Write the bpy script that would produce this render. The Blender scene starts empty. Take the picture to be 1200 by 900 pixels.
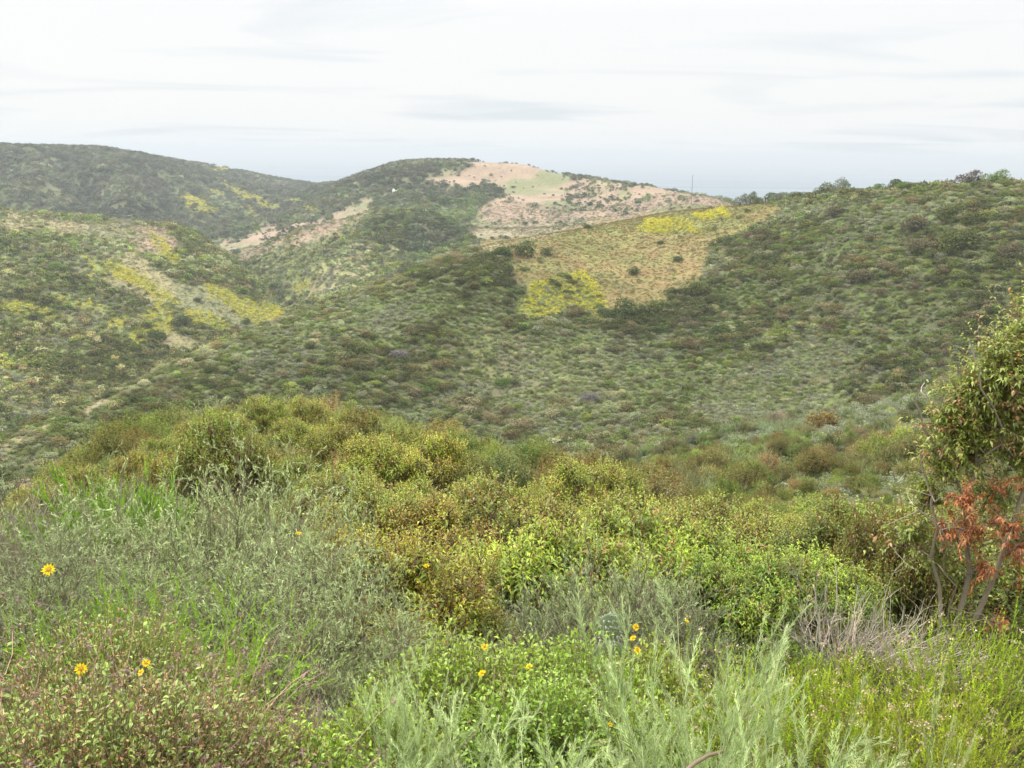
import bpy, math, random
import numpy as np
from mathutils import Matrix, Vector

sc = bpy.context.scene
COL = sc.collection
rad = math.radians

# ------------------------------------------------------------------ camera
F_PX, W_PX, H_PX = 1167.0, 1200.0, 900.0
PITCH, ROLL = rad(13.05), rad(0.8)
fwd = np.array([0, math.cos(PITCH), -math.sin(PITCH)])
r0 = np.array([1.0, 0, 0]); u0 = np.array([0, math.sin(PITCH), math.cos(PITCH)])
rgt = math.cos(ROLL) * r0 + math.sin(ROLL) * u0
upv = -math.sin(ROLL) * r0 + math.cos(ROLL) * u0
cam_d = bpy.data.cameras.new("camera"); cam = bpy.data.objects.new("camera", cam_d); COL.objects.link(cam)
cam_d.sensor_fit = 'HORIZONTAL'; cam_d.sensor_width = 36; cam_d.lens = 36 * F_PX / W_PX
cam_d.clip_start = 0.05; cam_d.clip_end = 200000
M = Matrix(((rgt[0], upv[0], -fwd[0], 0), (rgt[1], upv[1], -fwd[1], 0), (rgt[2], upv[2], -fwd[2], 0), (0, 0, 0, 1)))
cam.matrix_world = M
sc.camera = cam

# ------------------------------------------------------------------ light
SUN_EL, SUN_AZ = rad(52), rad(-62)          # azimuth measured from +Y (the sea) towards +X
sc.view_settings.view_transform = 'Standard'; sc.view_settings.look = 'None'
sc.view_settings.exposure = EXPOSURE = 0.8; sc.view_settings.gamma = 1
sc.cycles.use_denoising = True
sc.cycles.max_bounces = 5; sc.cycles.diffuse_bounces = 2; sc.cycles.transmission_bounces = 4
sc.cycles.volume_bounces = 0; sc.cycles.transparent_max_bounces = 4
sc.cycles.caustics_reflective = False; sc.cycles.caustics_refractive = False

world = bpy.data.worlds.new("World"); sc.world = world; world.use_nodes = True
nt = world.node_tree; nt.nodes.clear()
def N(nt, t, **k):
    n = nt.nodes.new(t)
    for a, b in k.items(): setattr(n, a, b)
    return n
def L(nt, a, b): nt.links.new(a, b)
def mathn(nt, op, a, b=None, c=None, clamp=False):
    n = N(nt, 'ShaderNodeMath', operation=op, use_clamp=clamp)
    for i, v in enumerate((a, b, c)):
        if v is None: continue
        if isinstance(v, (int, float)): n.inputs[i].default_value = v
        else: L(nt, v, n.inputs[i])
    return n.outputs[0]
sky = N(nt, 'ShaderNodeTexSky', sky_type='NISHITA'); sky.sun_disc = False
sky.sun_elevation = SUN_EL; sky.sun_rotation = SUN_AZ; sky.altitude = 150; sky.dust_density = 2.5
tc = N(nt, 'ShaderNodeTexCoord'); sep = N(nt, 'ShaderNodeSeparateXYZ'); L(nt, tc.outputs['Generated'], sep.inputs[0])
z = sep.outputs['Z']; zc = mathn(nt, 'MAXIMUM', z, 0.0)
# overcast sheet seen on a flat layer overhead: project the direction on to a plane
den = mathn(nt, 'ADD', zc, 0.06)
cx = mathn(nt, 'DIVIDE', sep.outputs['X'], den); cy = mathn(nt, 'DIVIDE', sep.outputs['Y'], den)
cmb = N(nt, 'ShaderNodeCombineXYZ'); L(nt, mathn(nt, 'MULTIPLY', cx, 0.62), cmb.inputs[0]); L(nt, cy, cmb.inputs[1])
no = N(nt, 'ShaderNodeTexNoise'); no.inputs['Scale'].default_value = 0.55; no.inputs['Detail'].default_value = 4; no.inputs['Roughness'].default_value = 0.5
no.inputs['Distortion'].default_value = 0.8
L(nt, cmb.outputs[0], no.inputs['Vector'])
cr = N(nt, 'ShaderNodeValToRGB')
e = cr.color_ramp.elements; e[0].position = 0.30; e[0].color = (5.7, 6.15, 6.45, 1); e[1].position = 0.47; e[1].color = (7.2, 7.22, 7.2, 1)
L(nt, no.outputs['Fac'], cr.inputs[0])
gain = mathn(nt, 'MULTIPLY_ADD', mathn(nt, 'MAXIMUM', mathn(nt,'SUBTRACT', z, 0.13), 0.0), 3.9, 1.0)   # overcast: zenith brighter than horizon
vm = N(nt, 'ShaderNodeVectorMath', operation='SCALE'); L(nt, cr.outputs[0], vm.inputs[0]); L(nt, gain, vm.inputs['Scale'])
mix = N(nt, 'ShaderNodeMix', data_type='RGBA'); mix.inputs['Factor'].default_value = 0.93
L(nt, sky.outputs[0], mix.inputs['A']); L(nt, vm.outputs[0], mix.inputs['B'])
bg = N(nt, 'ShaderNodeBackground'); bg.inputs['Strength'].default_value = 0.08
L(nt, mix.outputs['Result'], bg.inputs[0])
wo = N(nt, 'ShaderNodeOutputWorld'); L(nt, bg.outputs[0], wo.inputs[0])

sun_d = bpy.data.lights.new("sun", 'SUN'); sun = bpy.data.objects.new("sun", sun_d); COL.objects.link(sun)
sun_d.energy = 1.5; sun_d.angle = rad(14); sun_d.color = (1, 0.96, 0.88)
sd = Vector((math.sin(SUN_AZ) * math.cos(SUN_EL), math.cos(SUN_AZ) * math.cos(SUN_EL), math.sin(SUN_EL)))
sun.rotation_euler = sd.to_track_quat('Z', 'Y').to_euler()

# ------------------------------------------------------------------ numeric helpers
def pix_dir(px, py):
    d = fwd + (px - 600) / F_PX * rgt + (450 - py) / F_PX * upv
    return d
def ray_at_r(px, py, r):
    d = pix_dir(px, py); k = r / math.hypot(d[0], d[1])
    return d * k
def project(P):
    P = np.asarray(P, float); f = P @ fwd
    f = np.where(np.abs(f) < 1e-6, 1e-6, f)
    return 600 + F_PX * (P @ rgt) / f, 450 - F_PX * (P @ upv) / f, f

def _hash(ix, iy, seed):
    h = (ix.astype(np.int64) * 374761393 + iy.astype(np.int64) * 668265263 + seed * 1442695041) & 0xffffffff
    h = ((h ^ (h >> 13)) * 1274126177) & 0xffffffff
    return ((h ^ (h >> 16)) & 0xffffff) / float(0xffffff)
def vnoise(x, y, seed=0):
    ix = np.floor(x); iy = np.floor(y); fx = x - ix; fy = y - iy
    fx = fx * fx * fx * (fx * (fx * 6 - 15) + 10); fy = fy * fy * fy * (fy * (fy * 6 - 15) + 10)
    a = _hash(ix, iy, seed); b = _hash(ix + 1, iy, seed); c = _hash(ix, iy + 1, seed); d = _hash(ix + 1, iy + 1, seed)
    return (a + (b - a) * fx) * (1 - fy) + (c + (d - c) * fx) * fy
def fbm(x, y, octv=4, seed=0, gain=0.5):
    s = 0; a = 1; t = 0
    for k in range(octv):
        s = s + a * vnoise(x, y, seed + k * 17); t += a; a *= gain; x = x * 2.03 + 11.3; y = y * 2.03 + 5.7
    return s / t                                     # 0..1
def pchip(xn, yn, x):
    """xn, yn (..., K); x (..., R) increasing nodes; monotone cubic."""
    h = np.diff(xn, axis=-1); dlt = np.diff(yn, axis=-1) / h
    d = np.zeros_like(yn)
    w1 = 2 * h[..., 1:] + h[..., :-1]; w2 = h[..., 1:] + 2 * h[..., :-1]
    d0 = dlt[..., :-1]; d1 = dlt[..., 1:]
    ok = d0 * d1 > 0
    with np.errstate(divide='ignore', invalid='ignore'):
        hm = (w1 + w2) / (w1 / np.where(ok, d0, 1) + w2 / np.where(ok, d1, 1))
    d[..., 1:-1] = np.where(ok, hm, 0)
    d[..., 0] = dlt[..., 0]; d[..., -1] = dlt[..., -1]
    out = np.zeros(x.shape); tt = np.zeros(x.shape); kk = np.zeros(x.shape, int)
    for k in range(xn.shape[-1] - 1):
        x0 = xn[..., k:k+1]; hk = h[..., k:k+1]; t = (x - x0) / hk
        m = (t >= 0) & (t <= 1) if k < xn.shape[-1] - 2 else (t >= 0)
        t = np.clip(t, 0, 1)
        v = ((2*t**3 - 3*t**2 + 1) * yn[..., k:k+1] + (t**3 - 2*t**2 + t) * hk * d[..., k:k+1]
             + (-2*t**3 + 3*t**2) * yn[..., k+1:k+2] + (t**3 - t**2) * hk * d[..., k+1:k+2])
        out = np.where(m, v, out); tt = np.where(m, t, tt); kk = np.where(m, k, kk)
    return out, tt, kk

# ------------------------------------------------------------------ terrain: ridges and valleys as (pixel column, height or pixel row, distance)
# entries (px, py, r) with py>0 read off the photograph's ridge lines, or ('z', px, z, r) for ground that other ground hides
Z = lambda px, z, r: (px, None, r, z)
P_ = lambda px, py, r: (px, py, r, None)
FEAT = [
 [Z(-300,-1.62,1), Z(1500,-1.62,1)],
 [Z(-300,-1.95,2.7), Z(600,-2.15,2.7), Z(1500,-2.1,2.7)],
 [Z(-300,-2.35,4), Z(600,-2.7,4), Z(1500,-2.55,4)],
 [Z(-300,-3.0,6.5), Z(200,-3.2,6.5), Z(600,-3.6,6.5), Z(1500,-3.4,6.5)],
 [Z(-300,-3.7,9), Z(200,-4.0,9), Z(600,-4.5,9), Z(1100,-4.3,9), Z(1500,-4.0,9)],
 [Z(-300,-5.8,15), Z(200,-5.9,15), Z(600,-6.5,15), Z(1100,-6.4,15), Z(1500,-6.0,15)],
 [Z(-300,-11.5,30), Z(0,-10.6,30), Z(200,-9.7,30), Z(400,-10.0,30), Z(700,-10.8,30), Z(1100,-11.5,30), Z(1500,-9.5,30)],
 [Z(-300,-24,60), Z(-50,-22,60), Z(60,-18.5,60), Z(150,-17.2,60), Z(300,-16.2,60), Z(450,-17.6,60), Z(600,-19.5,60), Z(750,-20.5,60), Z(900,-20.5,60), Z(1050,-19.5,60), Z(1200,-17.5,60), Z(1500,-14,60)],
 [Z(-300,-45,105), Z(0,-42,105), Z(150,-37,105), Z(300,-35,105), Z(450,-38,105), Z(600,-40,105), P_(750,545,105), P_(820,520,105), P_(900,502,108), P_(1000,482,110), P_(1100,462,112), P_(1200,446,115), P_(1500,400,115)],
 [Z(-300,-64,150), Z(0,-63,150), Z(150,-64,165), Z(300,-64,180), Z(450,-63,190), Z(600,-60,198), P_(750,512,203), P_(850,505,203), Z(950,-55,202), Z(1050,-52.5,200), Z(1200,-49,200), Z(1500,-44,200)],
 [P_(-300,640,170), P_(-60,552,182), P_(0,527,190), P_(60,497,200), P_(130,470,215), P_(250,413,245), P_(340,377,265), P_(460,332,290), P_(560,292,322), P_(640,276,350), P_(700,266,375), P_(790,250,400), P_(870,243,390), P_(930,236,372), P_(1000,229,352), P_(1100,222,332), P_(1200,218,320), P_(1500,222,310)],
 [Z(-300,-84,260), Z(0,-90,290), Z(150,-93,330), Z(300,-97,380), Z(340,-97,395), Z(460,-88,415), Z(560,-72,430), Z(640,-56,440), Z(700,-46,450), Z(790,-38,470), Z(870,-36,470), Z(950,-38,460), Z(1200,-48,440), Z(1500,-50,440)],
 [P_(-300,228,660), P_(0,247,620), P_(100,258,600), P_(205,267,580), P_(260,302,540), P_(300,338,500), P_(333,369,470), P_(380,352,500), P_(460,327,540), P_(550,299,560), P_(640,283,590), Z(720,-48,590), Z(870,-55,580), Z(1200,-75,560), Z(1500,-80,560)],
 [Z(-300,-98,900), Z(0,-98,860), Z(205,-98,780), Z(280,-98,660), Z(333,-99,600), Z(380,-85,570), Z(460,-76,600), Z(550,-62,620), Z(640,-55,640), Z(720,-54,640), Z(870,-64,640), Z(1200,-90,650), Z(1500,-100,650)],
 [Z(-300,-95,950), Z(0,-94,930), Z(205,-92,860), P_(290,301,750), P_(345,275,720), P_(400,259,705), P_(450,250,700), P_(500,251,695), P_(548,268,690), P_(620,272,700), Z(700,-58,710), Z(870,-62,700), Z(1200,-95,700), Z(1500,-110,700)],
 [Z(-300,-93,1000), Z(0,-92,980), Z(205,-90,950), Z(300,-80,880), Z(400,-66,840), Z(500,-61,820), Z(600,-58,800), Z(700,-56,790), Z(870,-60,760), Z(1200,-100,750), Z(1500,-120,750)],
 [Z(-300,-80,1100), P_(0,263,1080), P_(140,266,1060), P_(245,292,960), P_(300,276,960), P_(390,250,980), P_(480,228,990), P_(600,226,980), P_(700,234,930), P_(800,240,850), Z(880,-48,820), Z(1000,-80,800), Z(1200,-110,800), Z(1500,-130,800)],
 [P_(-300,205,1300), P_(0,212,1280), P_(110,220,1260), P_(200,235,1240), P_(290,262,1200), P_(350,250,1160), P_(400,222,1150), P_(440,203,1150), P_(480,193,1150), P_(560,191,1150), P_(610,193,1110), P_(650,203,1060), P_(700,210,1010), P_(750,219,960), P_(800,228,920), P_(850,238,880), Z(900,-60,860), Z(1000,-90,850), Z(1200,-120,850), Z(1500,-140,850)],
 [P_(-300,168,1500), P_(0,172,1500), P_(110,175,1540), P_(150,181,1600), P_(250,197,1750), P_(330,213,1880), P_(385,222,1950), P_(410,232,1950), Z(470,-110,1900), Z(700,-130,1700), Z(1200,-150,1500), Z(1500,-150,1500)],
 [Z(-300,-90,2300), Z(0,-100,2300), Z(400,-160,2600), Z(1500,-165,2400)],
 [Z(-300,-175,3200), Z(1500,-175,3200)],
]
SEA_Z = -150.0
AZ_FEAT = []
for f in FEAT:
    az, rr, zz = [], [], []
    for (px, py, r, z_) in f:
        if py is None:
            d = pix_dir(px, 178 + (px - 600) * 0.014); a = math.atan2(d[0], d[1])
        else:
            p = ray_at_r(px, py, r); a = math.atan2(p[0], p[1]); z_ = p[2]
        az.append(a); rr.append(r); zz.append(z_)
    o = np.argsort(az); AZ_FEAT.append((np.array(az)[o], np.array(rr, float)[o], np.array(zz, float)[o]))
def az_interp(az, an, v):
    if len(an) < 3: return np.interp(az, an, v)
    out, _, _ = pchip(an[None, :], v[None, :], np.clip(az, an[0], an[-1])[None, :])
    return out[0]
def base_height(az, r):
    """az (n,), r (n,R) -> z (n,R)"""
    azc = np.clip(az, -0.9, 0.9)
    xs = np.stack([az_interp(azc, a, rr) for a, rr, zz in AZ_FEAT], -1)
    zs = np.stack([az_interp(azc, a, zz) for a, rr, zz in AZ_FEAT], -1)
    for k in range(1, xs.shape[1]): xs[:, k] = np.maximum(xs[:, k], xs[:, k-1] * 1.03)
    xs = np.concatenate([np.zeros((len(az), 1)), xs], -1); zs = np.concatenate([np.full((len(az), 1), -1.6), zs], -1)
    return pchip(xs, zs, r)
def far_spur(A, r):
    """slanting spurs and ravines down the face of the far left ridge"""
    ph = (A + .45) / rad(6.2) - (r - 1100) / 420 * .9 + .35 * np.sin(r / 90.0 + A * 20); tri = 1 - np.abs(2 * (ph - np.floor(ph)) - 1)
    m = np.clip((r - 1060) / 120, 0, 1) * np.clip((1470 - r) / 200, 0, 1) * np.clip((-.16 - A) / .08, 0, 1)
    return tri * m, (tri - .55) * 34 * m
def full_height(az, r):
    zb, t, k = base_height(az, r)
    A = az[:, None] + 0 * r; x = r * np.sin(A); y = r * np.cos(A)
    w = np.sin(np.pi * t) ** 2
    amp = np.interp(r, [0, 3, 12, 60, 200, 600, 1200, 2500], [0.0, .08, .25, .8, 3.2, 8.0, 24.0, 16.0])
    lam = np.interp(r, [0, 12, 60, 200, 600, 1200], [2, 4, 12, 42, 90, 150])
    # ridged gullies at fixed wavelengths, blended by distance
    def ridg(s, seed): return 1 - np.abs(fbm(x / s, y / s, 4, seed) * 2 - 1) * 2
    lams = [3.0, 11.0, 40.0, 140.0]; out = 0; ws = 0
    for i, s in enumerate(lams):
        wt = np.exp(-((np.log(lam) - np.log(s)) / 0.8) ** 2) + 1e-6
        out = out + wt * (ridg(s * 1.6, 5 + 31 * i) - 0.3); ws = ws + wt
    zb = zb + amp * (out / ws) * (0.15 + 0.85 * w) * 0.8
    zb = zb + (fbm(x / 1.3, y / 1.3, 3, 77) - .5) * np.interp(r, [0, 2, 10, 100], [0, .1, .22, .5])
    zb = zb + far_spur(A, r)[1]
    back = np.clip((np.abs(A) - 0.95) / 0.6, 0, 1); back = back * back * (3 - 2 * back)   # behind the viewer: the hilltop goes on
    return zb * (1 - back) + back * (-1.6 - 0.04 * r + 2 * fbm(x / 60, y / 60, 3, 9))

az_f = np.arange(rad(-38), rad(38), rad(0.095))
az_g = np.concatenate([np.arange(-math.pi, rad(-38), rad(2.0)), az_f, np.arange(rad(38), math.pi - rad(1), rad(2.0))])
r_g = np.concatenate([np.arange(0.4, 6, 0.12), np.exp(np.linspace(math.log(6.05), math.log(3200), 760))])
RG = np.broadcast_to(r_g, (len(az_g), len(r_g)))
ZG = full_height(az_g, RG)
XG = RG * np.sin(az_g)[:, None]; YG = RG * np.cos(az_g)[:, None]
def H(x, y):
    x = np.atleast_1d(np.asarray(x, float)); y = np.atleast_1d(np.asarray(y, float))
    a = np.arctan2(x, y); r = np.clip(np.hypot(x, y), r_g[0], r_g[-1] * .999)
    i = np.clip(np.searchsorted(az_g, a) - 1, 0, len(az_g) - 2); j = np.clip(np.searchsorted(r_g, r) - 1, 0, len(r_g) - 2)
    u = np.clip((a - az_g[i]) / (az_g[i+1] - az_g[i]), 0, 1); v = np.clip((r - r_g[j]) / (r_g[j+1] - r_g[j]), 0, 1)
    return (ZG[i, j]*(1-u)*(1-v) + ZG[i+1, j]*u*(1-v) + ZG[i, j+1]*(1-u)*v + ZG[i+1, j+1]*u*v)
def at(px, py, rmin=1.0, rmax=3000):
    """the point of the ground seen through a pixel of the photograph"""
    d = pix_dir(px, py); d = d / math.hypot(d[0], d[1])
    r = np.exp(np.linspace(math.log(rmin), math.log(rmax), 6000))
    g = H(d[0] * r, d[1] * r); below = d[2] * r < g
    if not below.any(): return None
    k = int(np.argmax(below)); return Vector((d[0]*r[k], d[1]*r[k], float(g[k])))
def ground(px, r):
    """the ground at distance r in the direction of pixel column px"""
    d = pix_dir(px, 178 + (px - 600) * 0.014); k = r / math.hypot(d[0], d[1])
    return Vector((d[0]*k, d[1]*k, float(H(d[0]*k, d[1]*k)[0])))

# ------------------------------------------------------------------ where grassland and flowers grow (regions of the hills)
def in_poly(px, py, poly):
    ins = np.zeros(px.shape, bool); n = len(poly)
    for i in range(n):
        x1, y1 = poly[i]; x2, y2 = poly[(i+1) % n]
        c = ((y1 > py) != (y2 > py)) & (px < (x2-x1) * (py-y1) / (y2-y1 + 1e-9) + x1)
        ins ^= c
    return ins
ZONES = {
 'gold': [([(538,306),(575,284),(640,270),(700,256),(790,236),(880,226),(925,236),(905,256),(868,268),(835,292),(815,318),(780,350),(745,366),(705,358),(690,335),(650,322),(622,340),(604,322),(596,304)], 270, 900)],
 'track': [([(548,300),(600,285),(640,278),(700,265),(760,252),(760,248),(700,259),(640,271),(600,278),(560,288)], 270, 480), ([(600,262),(560,270),(545,276),(560,280),(620,276),(700,262),(690,256)], 560, 900), ([(80,490),(125,466),(127,470),(84,496)], 170, 280)],
 'dark': [([(0,470),(60,440),(110,450),(60,490),(0,505)], 270, 480), ([(30,455),(60,410),(120,408),(200,395),(245,400),(200,430),(130,462),(60,470)], 280, 480), ([(425,265),(440,244),(500,244),(550,266),(545,285),(480,300),(420,290)], 560, 820),
          ([(205,272),(235,296),(290,338),(320,352),(300,330),(260,300),(240,276)], 400, 700), 
          ([(700,350),(760,350),(830,330),(850,350),(800,385),(710,380)], 220, 340), ([(560,310),(640,310),(650,330),(600,345),(560,350),(470,340),(480,322)], 260, 340)],
 'sage': [([(60,500),(130,472),(250,412),(340,378),(460,335),(540,322),(500,370),(430,400),(300,420),(200,440),(120,490)], 185, 330), ([(570,395),(700,390),(780,420),(740,490),(640,490),(540,440)], 190, 290),
          ([(820,430),(1000,390),(980,480),(840,490)], 190, 280), ([(900,240),(1150,225),(1100,250),(920,262)], 290, 400), ([(0,420),(150,470),(60,500),(0,480)], 250, 420), ([(300,290),(420,290),(430,330),(330,345)], 500, 750), ([(820,515),(1000,470),(1120,450),(1100,475),(950,510),(850,535)], 80, 125)],
 'pink': [([(556,176),(640,165),(700,176),(800,195),(890,215),(835,246),(760,246),(690,264),(610,276),(550,276),(542,262),(575,240),(600,224),(520,216),(480,212),(540,198)], 600, 1400),
          ([(236,300),(262,282),(300,268),(395,246),(440,234),(430,256),(395,272),(345,290),(285,304)], 600, 1300),
          ([(60,262),(110,260),(205,266),(212,276),(228,292),(185,300),(150,290),(90,276)], 430, 760),
          ([(195,322),(235,336),(300,360),(334,368),(300,384),(250,380),(205,350)], 380, 600),
          ([(190,392),(230,396),(238,404),(200,410)], 300, 600)],
 'tan': [([(0,240),(60,252),(100,262),(60,276),(0,272)], 430, 760), ([(150,318),(200,322),(215,345),(190,360),(150,345),(120,330)], 380, 700), ([(205,385),(240,400),(236,412),(200,414)], 300, 700), ([(170,300),(196,318),(180,335),(150,322),(130,300)], 380, 700),
         ([(0,520),(60,488),(72,492),(30,515),(0,535)], 150, 240), ([(95,470),(130,455),(138,460),(100,482)], 150, 260)],
 'mustard': [([(0,352),(30,350),(90,372),(88,380),(30,366),(0,366)], 300, 620), ([(96,300),(130,306),(180,330),(215,356),(206,360),(160,336),(110,318)], 380, 700), ([(60,345),(100,350),(130,362),(120,368),(70,356)], 300, 620), ([(255,212),(300,228),(330,246),(318,248),(280,232)], 1000, 1800), ([(603,372),(612,350),(628,330),(655,324),(684,318),(706,340),(712,360),(700,377),(688,368),(668,360),(640,372)], 240, 380),
             ([(750,268),(762,256),(800,256),(818,270),(780,272)], 290, 440), ([(806,250),(850,245),(856,253),(820,257)], 290, 480),
             
             ([(236,333),(262,338),(330,362),(333,372),(310,384),(285,372),(246,350)], 380, 620),
             ([(122,372),(156,372),(152,386),(124,384)], 300, 620), ([(150,402),(188,350),(204,352),(206,386),(192,404),(160,410)], 280, 620),
             ([(216,362),(240,366),(270,386),(262,392),(226,380)], 300, 620), ([(14,360),(34,364),(32,374),(16,372)], 300, 620), ([(178,272),(196,284),(220,312),(212,318),(190,300)], 400, 700),
             ([(210,224),(226,228),(252,250),(246,258),(224,246)], 900, 1700), ([(282,238),(296,242),(306,254),(296,254)], 900, 1700), ([(338,232),(352,234),(372,244),(360,246)], 1000, 1700),
             ([(238,224),(252,226),(262,232),(246,232)], 1000, 1600), ([(238,194),(280,196),(276,202),(240,200)], 1500, 2000), ([(340,338),(362,326),(366,334),(346,346)], 480, 650),
             ([(1165,200),(1200,202),(1200,216),(1170,214)], 280, 360), ([(100,318),(120,312),(122,330),(104,336)], 300, 620), ([(165,405),(150,398),(130,412),(150,420)], 250, 620)],
 'lime': [([(545,268),(560,262),(556,282),(520,304),(470,318),(430,330),(440,318),(500,296)], 480, 860), ([(0,420),(30,416),(28,432),(0,432)], 280, 620), ([(505,200),(528,192),(530,200),(508,208)], 1000, 1300),
          ([(540,230),(566,240),(560,256),(520,262),(500,250)], 600, 1200), ([(690,224),(745,214),(740,228),(700,240)], 720, 1200), ([(262,240),(300,252),(310,268),(250,266),(246,255)], 900, 1500)],
}
SOFT = {'gold': (38, 4), 'track': (4, 1), 'dark': (50, 8), 'sage': (50, 8), 'pink': (24, 5), 'tan': (24, 5), 'mustard': (11, 3), 'lime': (30, 7)}
def zone_weights(x, y, z):
    """soft membership of each ground point in each zone"""
    r = np.hypot(x, y)
    px, py, f = project(np.stack([x, y, z], -1))
    wob = np.clip(r * 0.026, 2, 40)
    s1 = fbm(x / wob, y / wob, 3, 301) - .5; s2 = fbm(x / wob, y / wob, 3, 401) - .5
    out = {}
    for name, polys in ZONES.items():
        m = np.zeros(x.shape)
        for poly, rmin, rmax in polys:
            amp = SOFT[name][0]
            for k in range(9):
                jx = (k % 3 - 1) * SOFT[name][1]; jy = (k // 3 - 1) * SOFT[name][1] * .6
                m += (1 / 9) * ((in_poly(px + s1 * amp + jx, py + s2 * amp * .8 + jy, poly)) & (r > rmin) & (r < rmax) & (f > 0))
        out[name] = np.clip(m, 0, 1)
    return out
# ------------------------------------------------------------------ tags and meshes
def tag(o, label=None, cat=None, group=None, kind=None):
    if label: o['label'] = label
    if cat: o['category'] = cat
    if group: o['group'] = group
    if kind: o['kind'] = kind
    return o
def mesh_from(name, V, quads=None, tris=None, cols=None, mats=(), smooth=False, mi=None):
    me = bpy.data.meshes.new(name)
    V = np.asarray(V, np.float32).reshape(-1, 3)
    loops, starts, tot = [], [], 0
    if quads is not None and len(quads):
        q = np.asarray(quads, np.int32); loops.append(q.ravel()); starts.append(np.arange(len(q)) * 4 + tot); tot += q.size
    if tris is not None and len(tris):
        t = np.asarray(tris, np.int32); loops.append(t.ravel()); starts.append(np.arange(len(t)) * 3 + tot); tot += t.size
    loops = np.concatenate(loops); starts = np.concatenate(starts).astype(np.int32)
    me.vertices.add(len(V)); me.vertices.foreach_set('co', V.ravel())
    me.loops.add(len(loops)); me.loops.foreach_set('vertex_index', loops.astype(np.int32))
    me.polygons.add(len(starts)); me.polygons.foreach_set('loop_start', starts)
    if cols is not None:
        a = me.attributes.new('col', 'FLOAT_COLOR', 'POINT')
        c = np.ones((len(V), 4), np.float32); c[:, :3] = cols; a.data.foreach_set('color', c.ravel())
    for m in mats: me.materials.append(m)
    if mi is not None: me.polygons.foreach_set('material_index', np.asarray(mi, np.int32))
    if smooth: me.polygons.foreach_set('use_smooth', np.ones(len(starts), bool))
    me.update(calc_edges=True); me.validate()
    return me
def link(name, data, parent=None, loc=None):
    o = bpy.data.objects.new(name, data); COL.objects.link(o)
    if parent: o.parent = parent
    if loc is not None: o.location = loc
    return o

# ------------------------------------------------------------------ materials
def new_mat(name):
    m = bpy.data.materials.new(name); m.use_nodes = True; m.node_tree.nodes.clear(); return m, m.node_tree
def foliage_mat(name, instanced=False, trans=0.35, rough=0.6):
    """leaf colour comes from the mesh, times the plant's own hue; some light passes through"""
    m, t = new_mat(name)
    a = N(t, 'ShaderNodeAttribute', attribute_name='col', attribute_type='GEOMETRY')
    c = N(t, 'ShaderNodeMix', data_type='RGBA', blend_type='MULTIPLY'); c.inputs['Factor'].default_value = 1
    L(t, a.outputs['Color'], c.inputs['A'])
    if instanced:
        b = N(t, 'ShaderNodeAttribute', attribute_name='tint', attribute_type='INSTANCER'); L(t, b.outputs['Color'], c.inputs['B'])
    else:
        b = N(t, 'ShaderNodeObjectInfo'); L(t, b.outputs['Color'], c.inputs['B'])
    d = N(t, 'ShaderNodeBsdfDiffuse'); L(t, c.outputs['Result'], d.inputs[0])
    tr = N(t, 'ShaderNodeBsdfTranslucent'); L(t, c.outputs['Result'], tr.inputs[0])
    mx = N(t, 'ShaderNodeMixShader'); mx.inputs[0].default_value = trans
    L(t, d.outputs[0], mx.inputs[1]); L(t, tr.outputs[0], mx.inputs[2])
    out = N(t, 'ShaderNodeOutputMaterial')
    if rough < 0.6:
        g = N(t, 'ShaderNodeBsdfGlossy'); g.inputs['Roughness'].default_value = rough; g.inputs[0].default_value = (1, 1, 1, 1)
        m2 = N(t, "ShaderNodeMixShader"); m2.inputs[0].default_value = 0.045
        L(t, mx.outputs[0], m2.inputs[1]); L(t, g.outputs[0], m2.inputs[2]); L(t, m2.outputs[0], out.inputs[0])
    else: L(t, mx.outputs[0], out.inputs[0])
    return m
MAT_LEAF = foliage_mat('leaf', rough=0.45, trans=.34); MAT_SOFT = foliage_mat('soft_leaf', trans=0.28)
MAT_WOOD = foliage_mat('wood', trans=0.0); MAT_SCRUB = foliage_mat('scrub_leaf', instanced=True, trans=0.25)
MAT_FLOWER = foliage_mat('petal', trans=0.4)

m, t = new_mat('ground'); MAT_GROUND = m
a = N(t, 'ShaderNodeAttribute', attribute_name='col', attribute_type='GEOMETRY')
geo = N(t, 'ShaderNodeNewGeometry')
def gnoise(scale, detail=6, rough=.6):
    n = N(t, 'ShaderNodeTexNoise'); n.inputs['Scale'].default_value = scale; n.inputs['Detail'].default_value = detail; n.inputs['Roughness'].default_value = rough
    L(t, geo.outputs['Position'], n.inputs['Vector']); return n.outputs['Fac']
n1 = gnoise(0.35); n2 = gnoise(4.0)
mr = N(t, 'ShaderNodeMapRange'); L(t, n1, mr.inputs[0]); mr.inputs[1].default_value = .25; mr.inputs[2].default_value = .75; mr.inputs[3].default_value = .72; mr.inputs[4].default_value = 1.25
mr2 = N(t, 'ShaderNodeMapRange'); L(t, n2, mr2.inputs[0]); mr2.inputs[1].default_value = .25; mr2.inputs[2].default_value = .75; mr2.inputs[3].default_value = .7; mr2.inputs[4].default_value = 1.25
sc_ = N(t, 'ShaderNodeVectorMath', operation='SCALE'); L(t, a.outputs['Color'], sc_.inputs[0]); L(t, mathn(t, 'MULTIPLY', mr.outputs[0], mr2.outputs[0]), sc_.inputs['Scale'])
bp = N(t, 'ShaderNodeBump'); bp.inputs['Strength'].default_value = 0.7; bp.inputs['Distance'].default_value = 0.25; L(t, n2, bp.inputs['Height'])
d = N(t, 'ShaderNodeBsdfPrincipled'); d.inputs['Roughness'].default_value = .95; d.inputs['Specular IOR Level'].default_value = .1
L(t, sc_.outputs[0], d.inputs['Base Color']); L(t, bp.outputs[0], d.inputs['Normal'])
L(t, d.outputs[0], N(t, 'ShaderNodeOutputMaterial').inputs[0])

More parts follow.
